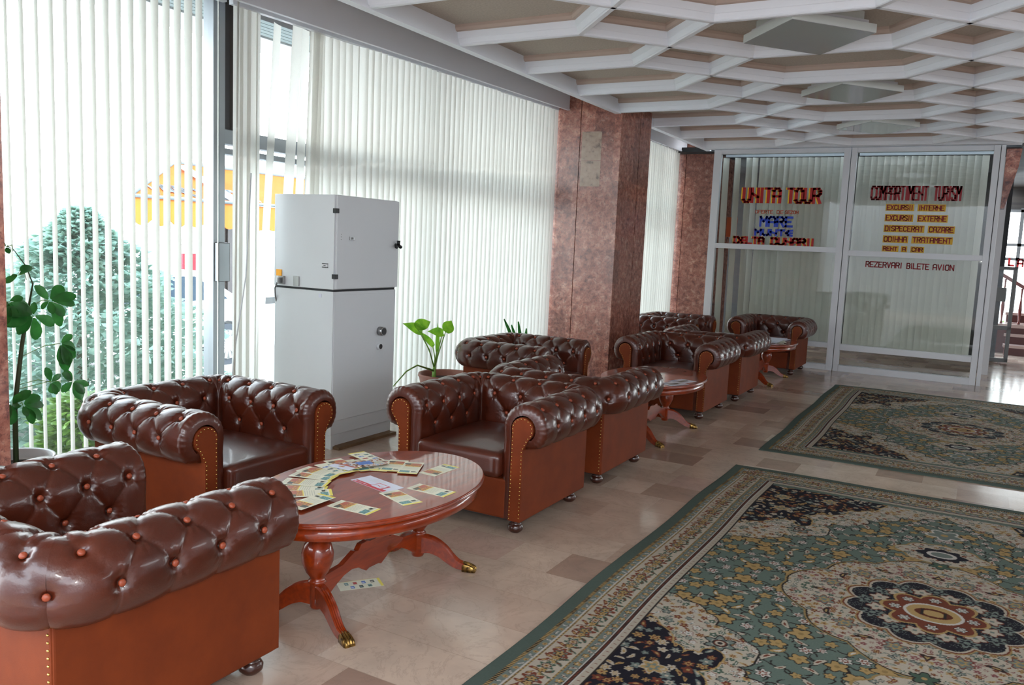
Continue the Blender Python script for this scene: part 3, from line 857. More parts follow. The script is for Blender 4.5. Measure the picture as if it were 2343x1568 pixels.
fan = [((748, 1129), (660, 1133), 'front'), ((738, 1121), (648, 1119), 'front'), ((748, 1110), (652, 1103), 'front'),
       ((765, 1098), (672, 1086), 'front'), ((775, 1092), (690, 1076), 'front'), ((800, 1090), (733, 1064), 'back'),
       ((812, 1082), (756, 1056), 'front'), ((826, 1081), (786, 1054), 'front'), ((850, 1081), (808, 1053), 'front'),
       ((862, 1080), (886, 1054), 'front'), ((889, 1081), (915, 1055), 'front'), ((930, 1088), (950, 1060), 'front')]
fan_l = ['first leaflet of the fan, under the loose one by the armchair back', 'fan leaflet second from the start of the fan',
         'fan leaflet third from the start, its brown picture fully clear', 'fan leaflet fourth from the start, at the bend of the fan',
         'fan leaflet mostly covered, fifth from the start of the fan', 'fan leaflet lying wrong side up with seven small pictures, middle of the fan',
         'fan leaflet beside the wrong side up one, towards the window', 'fan leaflet half under the glossy picture booklet',
         'fan leaflet under the far corner of the glossy booklet', 'fan leaflet third from the far end of the fan',
         'fan leaflet second from the far end of the fan', 'last leaflet at the far end of the fan, lying on top']
order = [2, 1.2, 3, 4, 5, 7, 8, 2, 3, 2, 3, 4]
for (pin, pout, kd), lab, ly in zip(fan, fan_l, order):
    c, a = px_pair(ZT, pin, pout)
    leaf(kd, c.x, c.y, a, ly, lab)
c, a = px_pair(ZT, (745, 1128), (655, 1115))
c, a = px_pair(ZT, (816, 1041), (862, 1060)); leaf('back', c.x, c.y, a, 6, 'wrong side up leaflet sticking out of the fan towards the cabinet')
c, a = px_pair(ZT, (862, 1064), (792, 1072)); leaf('collage', c.x, c.y, a, 9, 'glossy booklet covered in many tiny photographs, on top of the fan', 'booklet')
c, a = px_pair(ZT, (800, 1079), (768, 1072)); leaf('card', c.x, c.y, a+PI, 10.5, 'small white card with an orange edge, on the fan by the booklet', 'card')
c, a = px_pair(0, (862, 1333), (785, 1343)); leaf('back', c.x, c.y, a, 0, 'leaflet fallen on the marble floor under the table', zt=0, group='leaflets on the floor')
# other tables
leaf('blue', -2.42, 6.2, R(60), 0, 'blue leaflet on the middle coffee table', zt=ZT, group='papers on the middle table')
leaf('white', -1.98, 6.33, R(75), 0, 'white paper at the edge of the middle coffee table', 'paper', group='papers on the middle table')
leaf('white', -1.99, 6.15, R(65), 1, 'second white paper overlapping, on the middle coffee table', 'paper', group='papers on the middle table')
bm = bmesh.new()
for i, (w, d, a) in enumerate(((.30, .21, .15), (.3, .2, -.1), (.28, .2, .3), (.27, .19, 0))):
    vs = box(bm, -w, w, -d, d, i*.004, i*.004+.003, 0 if i % 2 else 1)
    bmesh.ops.rotate(bm, verts=vs, cent=(0, 0, 0), matrix=Matrix.Rotation(a, 3, 'Z'))
o = from_bm('newspaper', bm, ['white_paper', 'p_text'], None, loc=(-2.18, 10.2, ZT+.001)); o.rotation_euler = (0, 0, R(90))
tag(o, 'pile of white newspapers spread on the table by the glass partition', 'newspaper')

# ------------------------------------------------------------------ rugs
def make_rug_mesh():
    HX, HY, cs = 1.36, 1.98, .004
    nx, ny = int(HX/cs)+1, int(HY/cs)+1
    X, Y = np.meshgrid(np.linspace(0, HX, nx), np.linspace(0, HY, ny), indexing='ij')
    C = np.zeros((nx, ny, 3))
    c = lambda r, g, b: np.array(lin((r/255, g/255, b/255)))
    GREEN = c(99, 114, 105); CREAM = c(180, 170, 154); NAVY = c(34, 32, 40); GOLD = c(168, 140, 92); BROWN = c(112, 60, 44)
    DGREEN = c(72, 92, 78); GREY = c(112, 122, 116); WHITE = c(196, 190, 182); DK = c(48, 42, 40)
    rng = np.random.RandomState(3)
    C[:] = GREEN
    dx = HX-X; dy = HY-Y           # distance to the edges
    # ---- spandrels (cream with navy heart) in the corner of the field
    FX, FY = 1.02, 1.60
    def inside(poly, X=X, Y=Y):
        r_ = np.zeros(X.shape, bool); n = len(poly); j = n-1
        for i in range(n):
            xi, yi = poly[i]; xj, yj = poly[j]
            cnd = ((yi > Y) != (yj > Y)) & (X < (xj-xi)*(Y-yi)/(yj-yi+1e-12)+xi)
            r_ ^= cnd; j = i
        return r_
    def scallop(pts, amp=.03, n=10):
        out = []
        for (a, b) in zip(pts[:-1], pts[1:]):
            a = np.array(a); b = np.array(b); d = b-a; nn = np.array((-d[1], d[0])); ln = np.hypot(*d); nn = nn/ln
            for i in range(n):
                t = i/n; out.append(tuple(a+d*t+nn*amp*math.sin(PI*t)))
        out.append(pts[-1]); return out
    sp = scallop([(1.05, .47), (.94, .5), (.82, .56), (.76, .66), (.62, .73), (.555, .84), (.62, .95), (.56, 1.0), (.42, 1.08), (.40, 1.2), (.30, 1.26), (.24, 1.36), (.12, 1.44), (.0, 1.56), (0, 1.7)], .028)
    sp_poly = sp+[(1.2, 1.7), (1.2, .47)]
    nv = scallop([(1.05, .72), (.95, .78), (.86, .90), (.80, .96), (.74, .92), (.70, .86), (.66, .94), (.72, 1.06), (.66, 1.16), (.55, 1.2), (.52, 1.32), (.42, 1.4), (.36, 1.5), (.34, 1.7)], .02)
    nv_poly = nv+[(1.2, 1.7), (1.2, .72)]
    def stroke(mask_a, dist=1):
        m = mask_a.copy(); e = m.copy()
        for _ in range(dist):
            e = e | np.roll(e, 1, 0) | np.roll(e, -1, 0) | np.roll(e, 1, 1) | np.roll(e, -1, 1)
        return e & ~m
    field = (X < FX) & (Y < FY)
    def stamp(cx, cy, rad, rot, kind, cols, clip=None):
        x0, x1_ = int(max(0, (cx-rad*1.3)/cs)), int(min(nx, (cx+rad*1.3)/cs+2)); y0, y1_ = int(max(0, (cy-rad*1.3)/cs)), int(min(ny, (cy+rad*1.3)/cs+2))
        if x1_ <= x0 or y1_ <= y0: return
        xs = X[x0:x1_, y0:y1_]-cx; ys = Y[x0:x1_, y0:y1_]-cy
        r_ = np.hypot(xs, ys)/rad; th = np.arctan2(ys, xs)+rot
        sub = C[x0:x1_, y0:y1_]
        cl = np.ones(r_.shape, bool) if clip is None else clip[x0:x1_, y0:y1_]
        if kind == 'star':
            f = .55+.4*np.abs(np.cos(2.5*th))**1.5
            sub[cl & (r_ < f+.16)] = cols[2]; sub[cl & (r_ < f)] = cols[0]; sub[cl & (r_ < .22)] = cols[1]
        elif kind == 'flower':
            f = .72+.2*np.cos(6*th)
            sub[cl & (r_ < f+.14)] = cols[2]; sub[cl & (r_ < f)] = cols[0]
            sub[cl & (r_ < f*.62)] = cols[1]; sub[cl & (r_ < .24)] = cols[0]
        elif kind == 'leaf':
            u = xs*math.cos(rot)+ys*math.sin(rot); v = -xs*math.sin(rot)+ys*math.cos(rot)+.25*u*u/rad
            q = (u/rad)**2+(v/(rad*.34))**2
            sub[cl & (q < 1.35)] = cols[2]; sub[cl & (q < 1)] = cols[0]; sub[cl & (q < .2)] = cols[1]
        elif kind == 'ring':
            sub[cl & (r_ < 1)] = cols[0]; sub[cl & (r_ < .8)] = cols[1]; sub[cl & (r_ < .6)] = cols[2]; sub[cl & (r_ < .3)] = cols[0]
        elif kind == 'vine':
            v = -xs*math.sin(rot)+ys*math.cos(rot)-.35*rad*np.sin((xs*math.cos(rot)+ys*math.sin(rot))/rad*3)
            sub[cl & (np.abs(v) < .004) & (r_ < 1)] = cols[0]
    # field flowers
    n = 0; pts = []
    for _ in range(9000):
        p = (rng.uniform(0, FX), rng.uniform(0, FY))
        if all((p[0]-q[0])**2+(p[1]-q[1])**2 > .060**2 for q in pts): pts.append(p)
    for p in pts: stamp(p[0], p[1], .055, rng.uniform(0, 6), 'vine', (DK,), field)
    for i, p in enumerate(pts):
        k = rng.randint(0, 10); rot = rng.uniform(0, 6)
        if k < 3: stamp(p[0], p[1], rng.uniform(.022, .052), rot, 'star', (GOLD, GOLD*.7, DK), field)
        elif k < 6: stamp(p[0], p[1], rng.uniform(.022, .034), rot, 'flower', (WHITE, BROWN*1.2, DK), field)
        elif k < 8: stamp(p[0], p[1], rng.uniform(.024, .042), rot, 'leaf', (GOLD, WHITE, DK), field)
        else: stamp(p[0], p[1], rng.uniform(.022, .04), rot, 'leaf', (CREAM, BROWN, DK), field)
    # spandrels
    m = inside(sp_poly) & field
    C[m] = CREAM; C[stroke(m, 2) & field] = DK; 
    mnv = inside(nv_poly) & field
    def scatter(mask, n_, rad, pal, kinds=('flower', 'leaf', 'star')):
        ii, jj = np.nonzero(mask)
        if len(ii) == 0: return
        got = []
        for _ in range(n_*6):
            k = rng.randint(len(ii)); px_, py_ = X[ii[k], jj[k]], Y[ii[k], jj[k]]
            if all((px_-q[0])**2+(py_-q[1])**2 > (rad*1.35)**2 for q in got): got.append((px_, py_))
            if len(got) >= n_: break
        for i, (a, b) in enumerate(got):
            stamp(a, b, rad*rng.uniform(.6, 1.15), rng.uniform(0, 6), kinds[rng.randint(len(kinds))], pal[rng.randint(len(pal))], mask)
    scatter(m & ~mnv, 330, .02, [(GREY, CREAM, DK), (BROWN, GOLD, CREAM), (GOLD, BROWN, CREAM), (DGREEN, WHITE, CREAM), (WHITE, GREY, BROWN)])
    stamp(.70, .80, .065, .3, 'flower', (GREY, CREAM, DK), m); stamp(.70, .80, .03, .3, 'ring', (DK, BROWN, CREAM), m)
    C[mnv] = NAVY; C[stroke(mnv, 2) & field] = GOLD
    scatter(mnv, 190, .026, [(GOLD, BROWN, NAVY), (CREAM, GOLD, NAVY), (GREY, CREAM, NAVY), (BROWN, GOLD, NAVY)], ('leaf', 'leaf', 'star', 'flower'))
    for (a, b) in ((.86, 1.12), (.9, 1.36), (.64, 1.44)): 
        stamp(a, b, .05, .5, 'flower', (GOLD, GREY, CREAM), mnv)
    # ---- medallion
    rr = np.hypot(X, Y); th = np.arctan2(Y, X)
    rc = .53+.035*np.abs(np.sin(6*th))+.07*np.abs(np.cos(th*2))**6
    mc = (np.hypot(X/1.0, Y/1.06) < rc)
    C[stroke(mc, 4)] = GOLD*.8; C[stroke(mc, 2)] = DK; C[mc] = CREAM
    scatter(mc, 420, .018, [(GREY, CREAM, DK), (BROWN, GOLD, CREAM), (GOLD, BROWN, CREAM), (DGREEN, WHITE, CREAM), (c(130, 80, 80), CREAM, CREAM)])
    for a in (15, 45, 75): stamp(.44*math.cos(R(a)), .44*math.sin(R(a)), .05, a, 'flower', (GREY, GOLD, BROWN), mc)
    for a in (0, 30, 60, 90): stamp(.46*math.cos(R(a)), .46*math.sin(R(a)), .035, a, 'leaf', (DK, GOLD, BROWN), mc)
    rn = .30+.045*np.abs(np.sin(6*th)); mn = rr < rn
    C[rr < rn+.028] = GOLD*.85; C[rr < rn+.02] = BROWN; C[rr < rn+.012] = CREAM; C[mn] = NAVY
    sparkle = rng.rand(nx, ny) < .07; C[mn & sparkle] = GREY
    for a in range(0, 91, 30):
        stamp(.262*math.cos(R(a)), .262*math.sin(R(a)), .055, a, 'flower', (GREY, NAVY, DK), mn)
    for a in range(15, 91, 30):
        stamp(.225*math.cos(R(a)), .225*math.sin(R(a)), .042, a, 'star', (CREAM, GREY, BROWN), mn)
    rb = .15+.05*np.abs(np.cos(4*th)); C[rr < rb+.014] = GOLD; C[rr < rb] = BROWN
    for a in (0, 45, 90): stamp(.15*math.cos(R(a)), .15*math.sin(R(a)), .028, a, 'flower', (WHITE, GREY, NAVY))
    C[np.hypot(X/.118, Y/.10) < 1] = WHITE; C[np.hypot(X/.105, Y/.087) < 1] = GOLD*1.1
    C[(np.abs(np.hypot(X/.06, Y/.04)-1) < .22)] = BROWN*.7; C[(np.abs(X-.045) < .006) & (Y < .03)] = DK
    # pendants along the long axis
    mp = (np.hypot((X)/(.2+.02*np.cos(8*np.arctan2(Y-.82, X))), (Y-.82)/.15) < 1) 
    C[stroke(mp, 3)] = GOLD*.8; C[mp] = CREAM; scatter(mp, 40, .016, [(BROWN, GOLD, CREAM), (GREY, CREAM, DK)])
    mp2 = np.hypot(X/.11, (Y-.82)/.085) < 1+.12*np.cos(8*np.arctan2(Y-.82, X)); C[mp2] = NAVY; C[np.hypot(X/.07, (Y-.82)/.05) < 1] = WHITE; C[np.hypot(X/.05, (Y-.82)/.035) < 1] = GREY; 
    stamp(0, 1.17, .09, .3, 'star', (GREY, GOLD, WHITE)); stamp(0, .64, .05, .3, 'star', (DGREEN, GOLD, DK))
    # ---- borders, by distance to the edge in x and in y (measured separately)
    def band(dist, other, s, along):
        """paint border bands: dist = distance from the edge, along = coordinate along the edge"""
        own = dist <= other
        def put(a, b, colr): C[own & (dist >= a*s) & (dist < b*s)] = colr
        edge = .062
        put(0, edge, GREEN*.72)
        put(.062, .078, DK); den = own & (dist >= .064*s) & (dist < .077*s) & (np.mod(along, .012) < .005); C[den] = GOLD
        put(.078, .112, GREY); put(.108, .113, WHITE*.9)
        put(.113, .124, DK); C[own & (dist >= .115*s) & (dist < .122*s) & (np.mod(along, .01) < .007)] = GOLD*.9
        put(.124, .232, CREAM)
        put(.232, .244, DK); C[own & (dist >= .234*s) & (dist < .242*s) & (np.mod(along, .01) < .007)] = GOLD*.9
        put(.244, .286, GREY); put(.284, .288, WHITE)
        put(.288, .302, DK); C[own & (dist >= .291*s) & (dist < .3*s) & (np.mod(along, .012) < .006)] = BROWN
        put(.302, .306, WHITE); put(.306, .336, CREAM*.93); put(.336, .342, DK)
    sc_y = .99
    band(dx, dy*1.0, 1.0, Y); band(dy, dx*1.0001, 1.0, X)
    for (main, flip) in ((1.98, False), (1.36, True)):
        a = .03; k = 0
        while a < main-.1:
            def S(dist, rad, rot, kind, cols):
                if flip: stamp(a, HY-dist, rad, rot, kind, cols)
                else: stamp(HX-dist, a, rad, rot, kind, cols)
            pos = a
            if k % 6 == 0: S(.178, .038, k, 'flower', (DGREEN, CREAM, CREAM)); S(.178, .016, k, 'ring', (BROWN, CREAM, GOLD))
            elif k % 6 == 3: S(.178, .05, k, 'flower', (BROWN*1.1, GREY, CREAM)); S(.178, .02, k, 'star', (GOLD, DK, DK))
            else:
                S(.15, .024, 1.1*k, 'leaf', (BROWN, GOLD, CREAM)); S(.208, .024, -k, 'leaf', (DGREEN, BROWN, CREAM)); S(.18, .018, k*2., 'star', (GOLD, BROWN, DK))
            if k % 2 == 0: S(.095, .013, k, 'star', (GOLD, BROWN, GREY)); S(.265, .016, k, 'star', (GOLD, WHITE, DK))
            else: S(.095, .013, k*.7, 'leaf', (WHITE, GREY, DK)); S(.265, .016, k, 'leaf', (CREAM, BROWN, DK))
            S(.321, .006, 0, 'leaf', (BROWN, DK, CREAM))
            a += .036; k += 1
    C *= .74*(1+.10*(rng.rand(nx, ny, 1)-.5))
    # mirror to four quadrants
    Cx = np.concatenate([C[:0:-1], C], 0); Cf = np.concatenate([Cx[:, :0:-1], Cx], 1)
    gx = np.linspace(-HX, HX, Cf.shape[0]); gy = np.linspace(-HY, HY, Cf.shape[1])
    GX, GY = np.meshgrid(gx, gy, indexing='ij')
    Z = np.full(GX.shape, .009)+.0012*np.sin(GX*3+GY*2.1)+.001*np.sin(GY*7)
    edge = np.minimum(HX-np.abs(GX), HY-np.abs(GY)); Z = np.where(edge < .004, .0005, Z)
    V = np.stack([GX+.006*np.sin(GY*4.3)*(np.abs(GX)/HX), GY+.006*np.sin(GX*5.1)*(np.abs(GY)/HY), Z], -1)
    return V, Cf
RV, RC = make_rug_mesh()
mr, nt, b = new_mat('woven_rug')
at = N(nt, 'ShaderNodeVertexColor'); at.layer_name = 'pattern'; L(nt, at.outputs['Color'], b.inputs['Base Color'])
b.inputs['Roughness'].default_value = .95; b.inputs['Specular IOR Level'].default_value = .1
bump(nt, b, noise(nt, coords(nt), 420, 2), .3, .003)
M['rug'] = mr
r1 = grid_mesh('rug', RV, RV.shape[0], RV.shape[1], 'rug')
ca = r1.data.color_attributes.new('pattern', 'FLOAT_COLOR', 'POINT')
ca.data.foreach_set('color', np.concatenate([RC, np.ones(RC.shape[:2]+(1,))], -1).astype(np.float32).ravel())
r1.location = (-.04, 3.865, 0)
tag(r1, 'large green and cream medallion rug, whole centre medallion showing, nearer the camera', 'rug', 'green patterned rugs')
r2 = r1.copy(); COL.objects.link(r2); r2.location = (-.02, 8.425, 0); r2.rotation_euler = (0, 0, R(.4))
tag(r2, 'green medallion rug lying farther off, in front of the glass office partition', 'rug', 'green patterned rugs')
del RV, RC

# ------------------------------------------------------------------ white equipment cabinet
cab = thing('equipment_cabinet', 'tall white two-part metal cabinet standing against the blinds', 'cabinet', (-3.88, 4.39, 0))
XC0, YC1 = -.55, .7
bm = bmesh.new()
box(bm, XC0, 0, 0, YC1, .10, 1.115, 0, .003); from_bm('lower_body', bm, 'cab', cab)
bm = bmesh.new(); box(bm, XC0-.01, -.002, .002, YC1-.0, 1.13, 1.78, 0, .003); from_bm('upper_body', bm, 'cab', cab)
bm = bmesh.new(); box(bm, XC0+.005, -.006, .008, YC1-.006, 1.112, 1.132); from_bm('seam_gasket', bm, 'gap', cab)
bm = bmesh.new(); box(bm, -.004, .016, .012, YC1, 1.135, 1.776, 0, .003); d = from_bm('upper_door', bm, 'cab', cab)
bm = bmesh.new(); box(bm, .014, .022, .14, .19, 1.475, 1.5, 0, .002); box(bm, .021, .023, .15, .175, 1.48, 1.495, 1); from_bm('rating_plate', bm, ['steel', 'grey'], d)
bm = bmesh.new()
for i in range(3): box(bm, .015, .018, .05, .054, 1.475+i*.018, 1.479+i*.018)
from_bm('indicator_dots', bm, 'gap', d)
bm = bmesh.new(); tube(bm, [(.014, YC1-.035, 1.452), (.045, YC1-.035, 1.452)], .012, 10)
for a in (90, 210, 330):
    c0 = Vector((.045, YC1-.035, 1.452)); q = c0+Vector((0, math.cos(R(a)), math.sin(R(a))))*.033; tube(bm, [c0, q], [.011, .014], 8)
from_bm('star_knob', bm, 'black', d)
for z in (1.67, 1.22):
    bm = bmesh.new(); box(bm, -.012, .024, -.006, .022, z-.015, z+.017, 0, .003); from_bm('hinge', bm, 'black', cab)
bm = bmesh.new(); box(bm, -.002, .006, .008, YC1-.008, .2, 1.095, 0, .002); fp = from_bm('lower_door', bm, 'cab', cab)
for (yy, z, r_, dd) in ((.51, .81, .033, .05), (.5, .695, .024, .03)):
    bm = bmesh.new(); tube(bm, [(.0, yy, z), (dd, yy, z)], r_, 20, 0); tube(bm, [(dd-.001, yy, z), (dd+.0015, yy, z)], r_*.8, 20, 1)
    from_bm('gauge' if r_ > .03 else 'dial', bm, ['steel' if r_ > .03 else 'cab', 'black'], fp)
bm = bmesh.new(); box(bm, XC0+.01, -.01, .01, YC1-.01, .0, .10, 0); box(bm, -.02, .002, .0, .04, .0, .1, 0); box(bm, -.004, .001, .01, .035, .015, .085, 1); from_bm('plinth', bm, ['cab', 'grey'], cab)
bm = bmesh.new(); box(bm, XC0+.05, .06, .02, YC1-.02, .0, .02, 0)
ob = from_bm('base_board', bm, ramp_mat('brown_board', 6, [(.3, rgb(96, 74, 52)), (.7, rgb(128, 100, 72))], rough=.7), cab)
bm = bmesh.new(); box(bm, -.585, -.535, -.004, .002, 1.2, 1.245); from_bm('warning_sticker', bm, 'orange_sticker', cab); 
bpy.data.objects['warning_sticker'].location = (.05, 0, 0)
bm = bmesh.new(); box(bm, -.367, -.315, -.006, .002, 1.135, 1.205, 0, .002); from_bm('metal_label', bm, 'steel', cab)
bm = bmesh.new(); box(bm, -.1, -.055, -.003, .003, 1.283, 1.305, 1)
for z in (1.282, 1.306): box(bm, -.103, -.052, -.004, .003, z-.0025, z+.0025, 0)
box(bm, -.09, -.07, -.0035, 0, 1.292, 1.296, 0); from_bm('name_label', bm, ['black', 'white_paint'], cab)
bm = bmesh.new(); box(bm, -.5, -.45, -.02, .002, 1.14, 1.2, 0, .003); box(bm, -.485, -.465, -.045, -.018, 1.15, 1.19, 1, .004); sk = from_bm('power_inlet', bm, ['steel', 'grey'], cab)
bm = bmesh.new(); tube(bm, [(-.475, -.03, 1.155), (-.49, -.04, 1.15), (-.52, -.03, 1.11), (-.535, -.01, 1.05), (-.54, .03, .95)], .006, 8); from_bm('power_cable', bm, 'grey', cab)
bm = bmesh.new(); box(bm, -.13, -.105, -.003, 0, 1.07, 1.095); from_bm('small_sticker', bm, 'white_paper', cab)

# ------------------------------------------------------------------ plants
def leaf_blade(bm, base, direc, normal, ln, wd, mi=0, curl=.15, nseg=6, shape='oval'):
    d = Vector(direc).normalized(); n = Vector(normal); n = (n-d*n.dot(d)).normalized(); s = d.cross(n)
    rows = []
    for i in range(nseg+1):
        t = i/nseg
        if shape == 'oval': w = wd*math.sin(PI*min(1, t*.93+.04))**.75*(.55+.6*t)*.95
        elif shape == 'heart': w = wd*(math.sin(PI*min(1, t*.92+.12))**.8)*(1.15-.55*t)
        else: w = wd*math.sin(PI*min(1, t*.9+.06))**.6
        c = Vector(base)+d*ln*t-n*curl*ln*t*t
        rows.append([bm.verts.new(c-s*w+n*w*.25), bm.verts.new(c), bm.verts.new(c+s*w+n*w*.25)])
    for a, b2 in zip(rows[:-1], rows[1:]):
        for k in range(2):
            f = bm.faces.new((a[k], a[k+1], b2[k+1], b2[k])); f.smooth = True; f.material_index = mi
def at_x(px, x):
    Dv = fw+rt2*((px[0]-1171.5)/FPX)-up2*((px[1]-784)/FPX); t = x/Dv.x
    return Vector((0, 0, CH))+Dv*t
# umbrella-leaf plant beside the near marble column
PX = -4.0
pl = thing('umbrella_plant', 'tall umbrella-leafed houseplant in a white pot beside the near marble column', 'plant', (PX, 2.30, 0))
def loc(v): return v-Vector((PX, 2.30, 0))
bm = bmesh.new(); lathe(bm, [(.10, 0), (.13, .02), (.165, .34), (.175, .355), (.17, .37), (.158, .365), (.15, .33), (.14, .3)], (0, -.03, 0), 32)
from_bm('pot', bm, 'pot_white', pl)
bm = bmesh.new(); lathe(bm, [(.15, .315), (.001, .32)], (0, -.03, 0), 24); from_bm('soil', bm, 'soil', pl)
trunk_px = [(24, 1020), (34, 930), (42, 860), (50, 790), (58, 740), (66, 700)]
tp = [loc(at_x(p, PX)) for p in trunk_px]; tp[0] = Vector((0, -.03, .3))
bm = bmesh.new(); tube(bm, tp, [.013, .012, .011, .010, .009, .007], 8)
tube(bm, [tp[-1], loc(at_x((75, 650), PX)), loc(at_x((60, 610), PX)), loc(at_x((30, 570), PX))], [.006, .004, .003, .002], 6)
from_bm('stem', bm, 'stem_brown', pl)
# (cluster centre px, [leaf tip px], depth offset)
clusters = [((113, 688), [(85, 657), (142, 655), (170, 676), (170, 692), (145, 720), (140, 742), (95, 705), (120, 715)], 0, (66, 705)),
            ((76, 722), [(22, 742), (43, 760), (85, 775), (123, 740), (14, 710), (45, 700), (78, 695), (38, 690)], .04, (58, 745)),
            ((20, 690), [(50, 680), (68, 714), (35, 728), (6, 720), (8, 740), (5, 700)], 0, (50, 745)),
            ((138, 786), [(163, 767), (173, 795), (172, 816), (160, 832), (152, 845), (145, 830)], 0, (52, 815)),
            ((117, 875), [(107, 845), (136, 858), (112, 882), (130, 900), (122, 900), (140, 890)], 0, (45, 880)),
            ((167, 872), [(147, 856), (143, 895), (160, 870), (200, 880), (185, 910), (190, 898), (150, 850)], .03, (45, 890)),
            ((52, 928), [(88, 905), (98, 922), (98, 955), (78, 965), (62, 950), (25, 935)], 0, (38, 930)),
            ((28, 925), [(10, 940), (42, 930), (24, 970), (8, 962), (66, 896), (45, 905)], 0, (34, 945)),
            ((14, 565), [(27, 568), (20, 578), (5, 555)], 0, (30, 575)),
            ((42, 630), [(68, 608), (25, 632), (12, 645), (45, 622)], 0, (60, 640))]
for ci, (c, tips, dz, st) in enumerate(clusters):
    cc = loc(at_x(c, PX+.05)); sp_ = loc(at_x(st, PX))
    bm = bmesh.new(); mid = (cc+sp_)/2+Vector((.02, 0, .02)); tube(bm, [sp_, mid, cc], .0018, 5, 1)
    for t_ in tips:
        e = loc(at_x(t_, PX+.05+random.uniform(-.04, .05)))
        dd = e-cc
        if dd.length < .03: continue
        leaf_blade(bm, cc+dd*.1, dd, Vector((.8, -.45, .55))+Vector((random.uniform(-.3, .3), random.uniform(-.3, .3), 0)), dd.length*1.0, min(.034, dd.length*.33), 0, .1)
    from_bm('leaf_cluster', bm, ['leaf_dark', 'stem_green'], pl)
# elephant-ear plant by the cabinet
EP = (-4.0, 6.02)
pe = thing('elephant_ear_plant', 'bright green elephant-ear plant in a brown pot right of the white cabinet', 'plant', (EP[0], EP[1], 0))
pe['label'] = 'bright green elephant-ear plant in a brown pot between cabinet and dark armchairs'
bm = bmesh.new(); lathe(bm, [(.15, .0), (.18, .02), (.245, .31), (.255, .325), (.25, .345), (.235, .34), (.22, .3), (.2, .28)], (0, .0, 0), 36); from_bm('pot', bm, 'pot_brown', pe)
bm = bmesh.new(); lathe(bm, [(.222, .29), (.001, .295)], (0, 0, 0), 24); from_bm('soil', bm, 'soil', pe)
def loce(v): return v-Vector((EP[0], EP[1], 0))
base = loce(at_x((993, 862), -4.0)); base.z = .29
bm = bmesh.new(); tube(bm, [base, base+Vector((0, 0, .14))], [.022, .014], 10); from_bm('stem', bm, 'stem_green', pe)
for (c, tip, mid, wd) in (((963, 758), (930, 742), (985, 810), .05), ((953, 748), (985, 735), (982, 800), .055), ((990, 790), (965, 762), (995, 820), .03), ((1020, 758), (1033, 735), (1003, 810), .06), ((1012, 762), (985, 758), (1000, 815), .045), ((1000, 800), (1003, 745), (997, 820), .02)):
    bm = bmesh.new(); a = loce(at_x(c, -4.0)); t_ = loce(at_x(tip, -4.02)); m_ = loce(at_x(mid, -4.0)); b0 = base+Vector((0, 0, .12))
    tube(bm, [b0, m_, a], [.007, .005, .004], 6, 1)
    d = t_-a; leaf_blade(bm, a-d*.1, d, (.75, -.6, .4), d.length*1.25, wd, 0, .08, 8, 'heart')
    from_bm('leaf', bm, ['leaf_light', 'stem_green'], pe)
bm = bmesh.new(); tube(bm, [base+Vector((0, 0, .1)), loce(at_x((955, 836), -4.0)), loce(at_x((930, 850), -4.0)), loce(at_x((900, 884), -4.0))], [.01, .007, .006, .004], 6); from_bm('drooping_stalk', bm, 'stem_green', pe)
# blade-leaf plant half hidden behind the armchair before the column
bp = thing('blade_leaf_plant', 'plant showing only two dark green blade leaves above the armchair back by the blinds', 'plant', (-4.02, 7.45, 0))
bm = bmesh.new(); lathe(bm, [(.1, 0), (.13, .02), (.15, .28), (.155, .3), (.14, .3), (.13, .26), (.001, .26)], (0, 0, 0), 24); from_bm('pot', bm, 'pot_brown', bp)
bm = bmesh.new()
for (tip) in ((1156, 732), (1187, 737), (1205, 752), (1172, 745)):
    t_ = at_x(tip, -4.0)-Vector((-4.02, 7.45, 0)); b0 = Vector((0, 0, .27)); leaf_blade(bm, b0, t_-b0, (.7, -.7, .3), (t_-b0).length, .022, 0, .03, 8, 'blade')
from_bm('leaves', bm, 'leaf_dark', bp)

# ------------------------------------------------------------------ ceiling light covers
def make_cover():
    root = thing('ceiling_light', 'x', 'ceiling light')
    def dia(bm, a, b, z0, z1, mi=0):
        prism(bm, [(a, 0), (0, b), (-a, 0), (0, -b)], 'z', z0, z1, mi)
    bm = bmesh.new(); dia(bm, .34, .41, .08, .14); from_bm('housing', bm, 'diffuser_side', root)
    bm = bmesh.new(); dia(bm, .42, .50, .003, .055); from_bm('cover_frame', bm, 'diffuser_side', root)
    bm = bmesh.new(); dia(bm, .415, .495, 0, .004); from_bm('reflecting_cover', bm, 'diffuser', root)
    bm = bmesh.new(); dia(bm, .37, .44, .05, .085); from_bm('cover_lip', bm, 'white_paint', root)
    return root
cv = make_cover()
for i, lab in enumerate(('diamond-shaped satin light cover in the ceiling, largest in view', 'second diamond ceiling light cover along the row, above the far rug', 'diamond ceiling light cover closest to the glass partition')):
    c = cv if i == 0 else copy_tree(cv)
    c.location = (-1.146, 5.85+i*2*D, H-.012); tag(c, lab, 'ceiling light', 'diamond ceiling light covers')

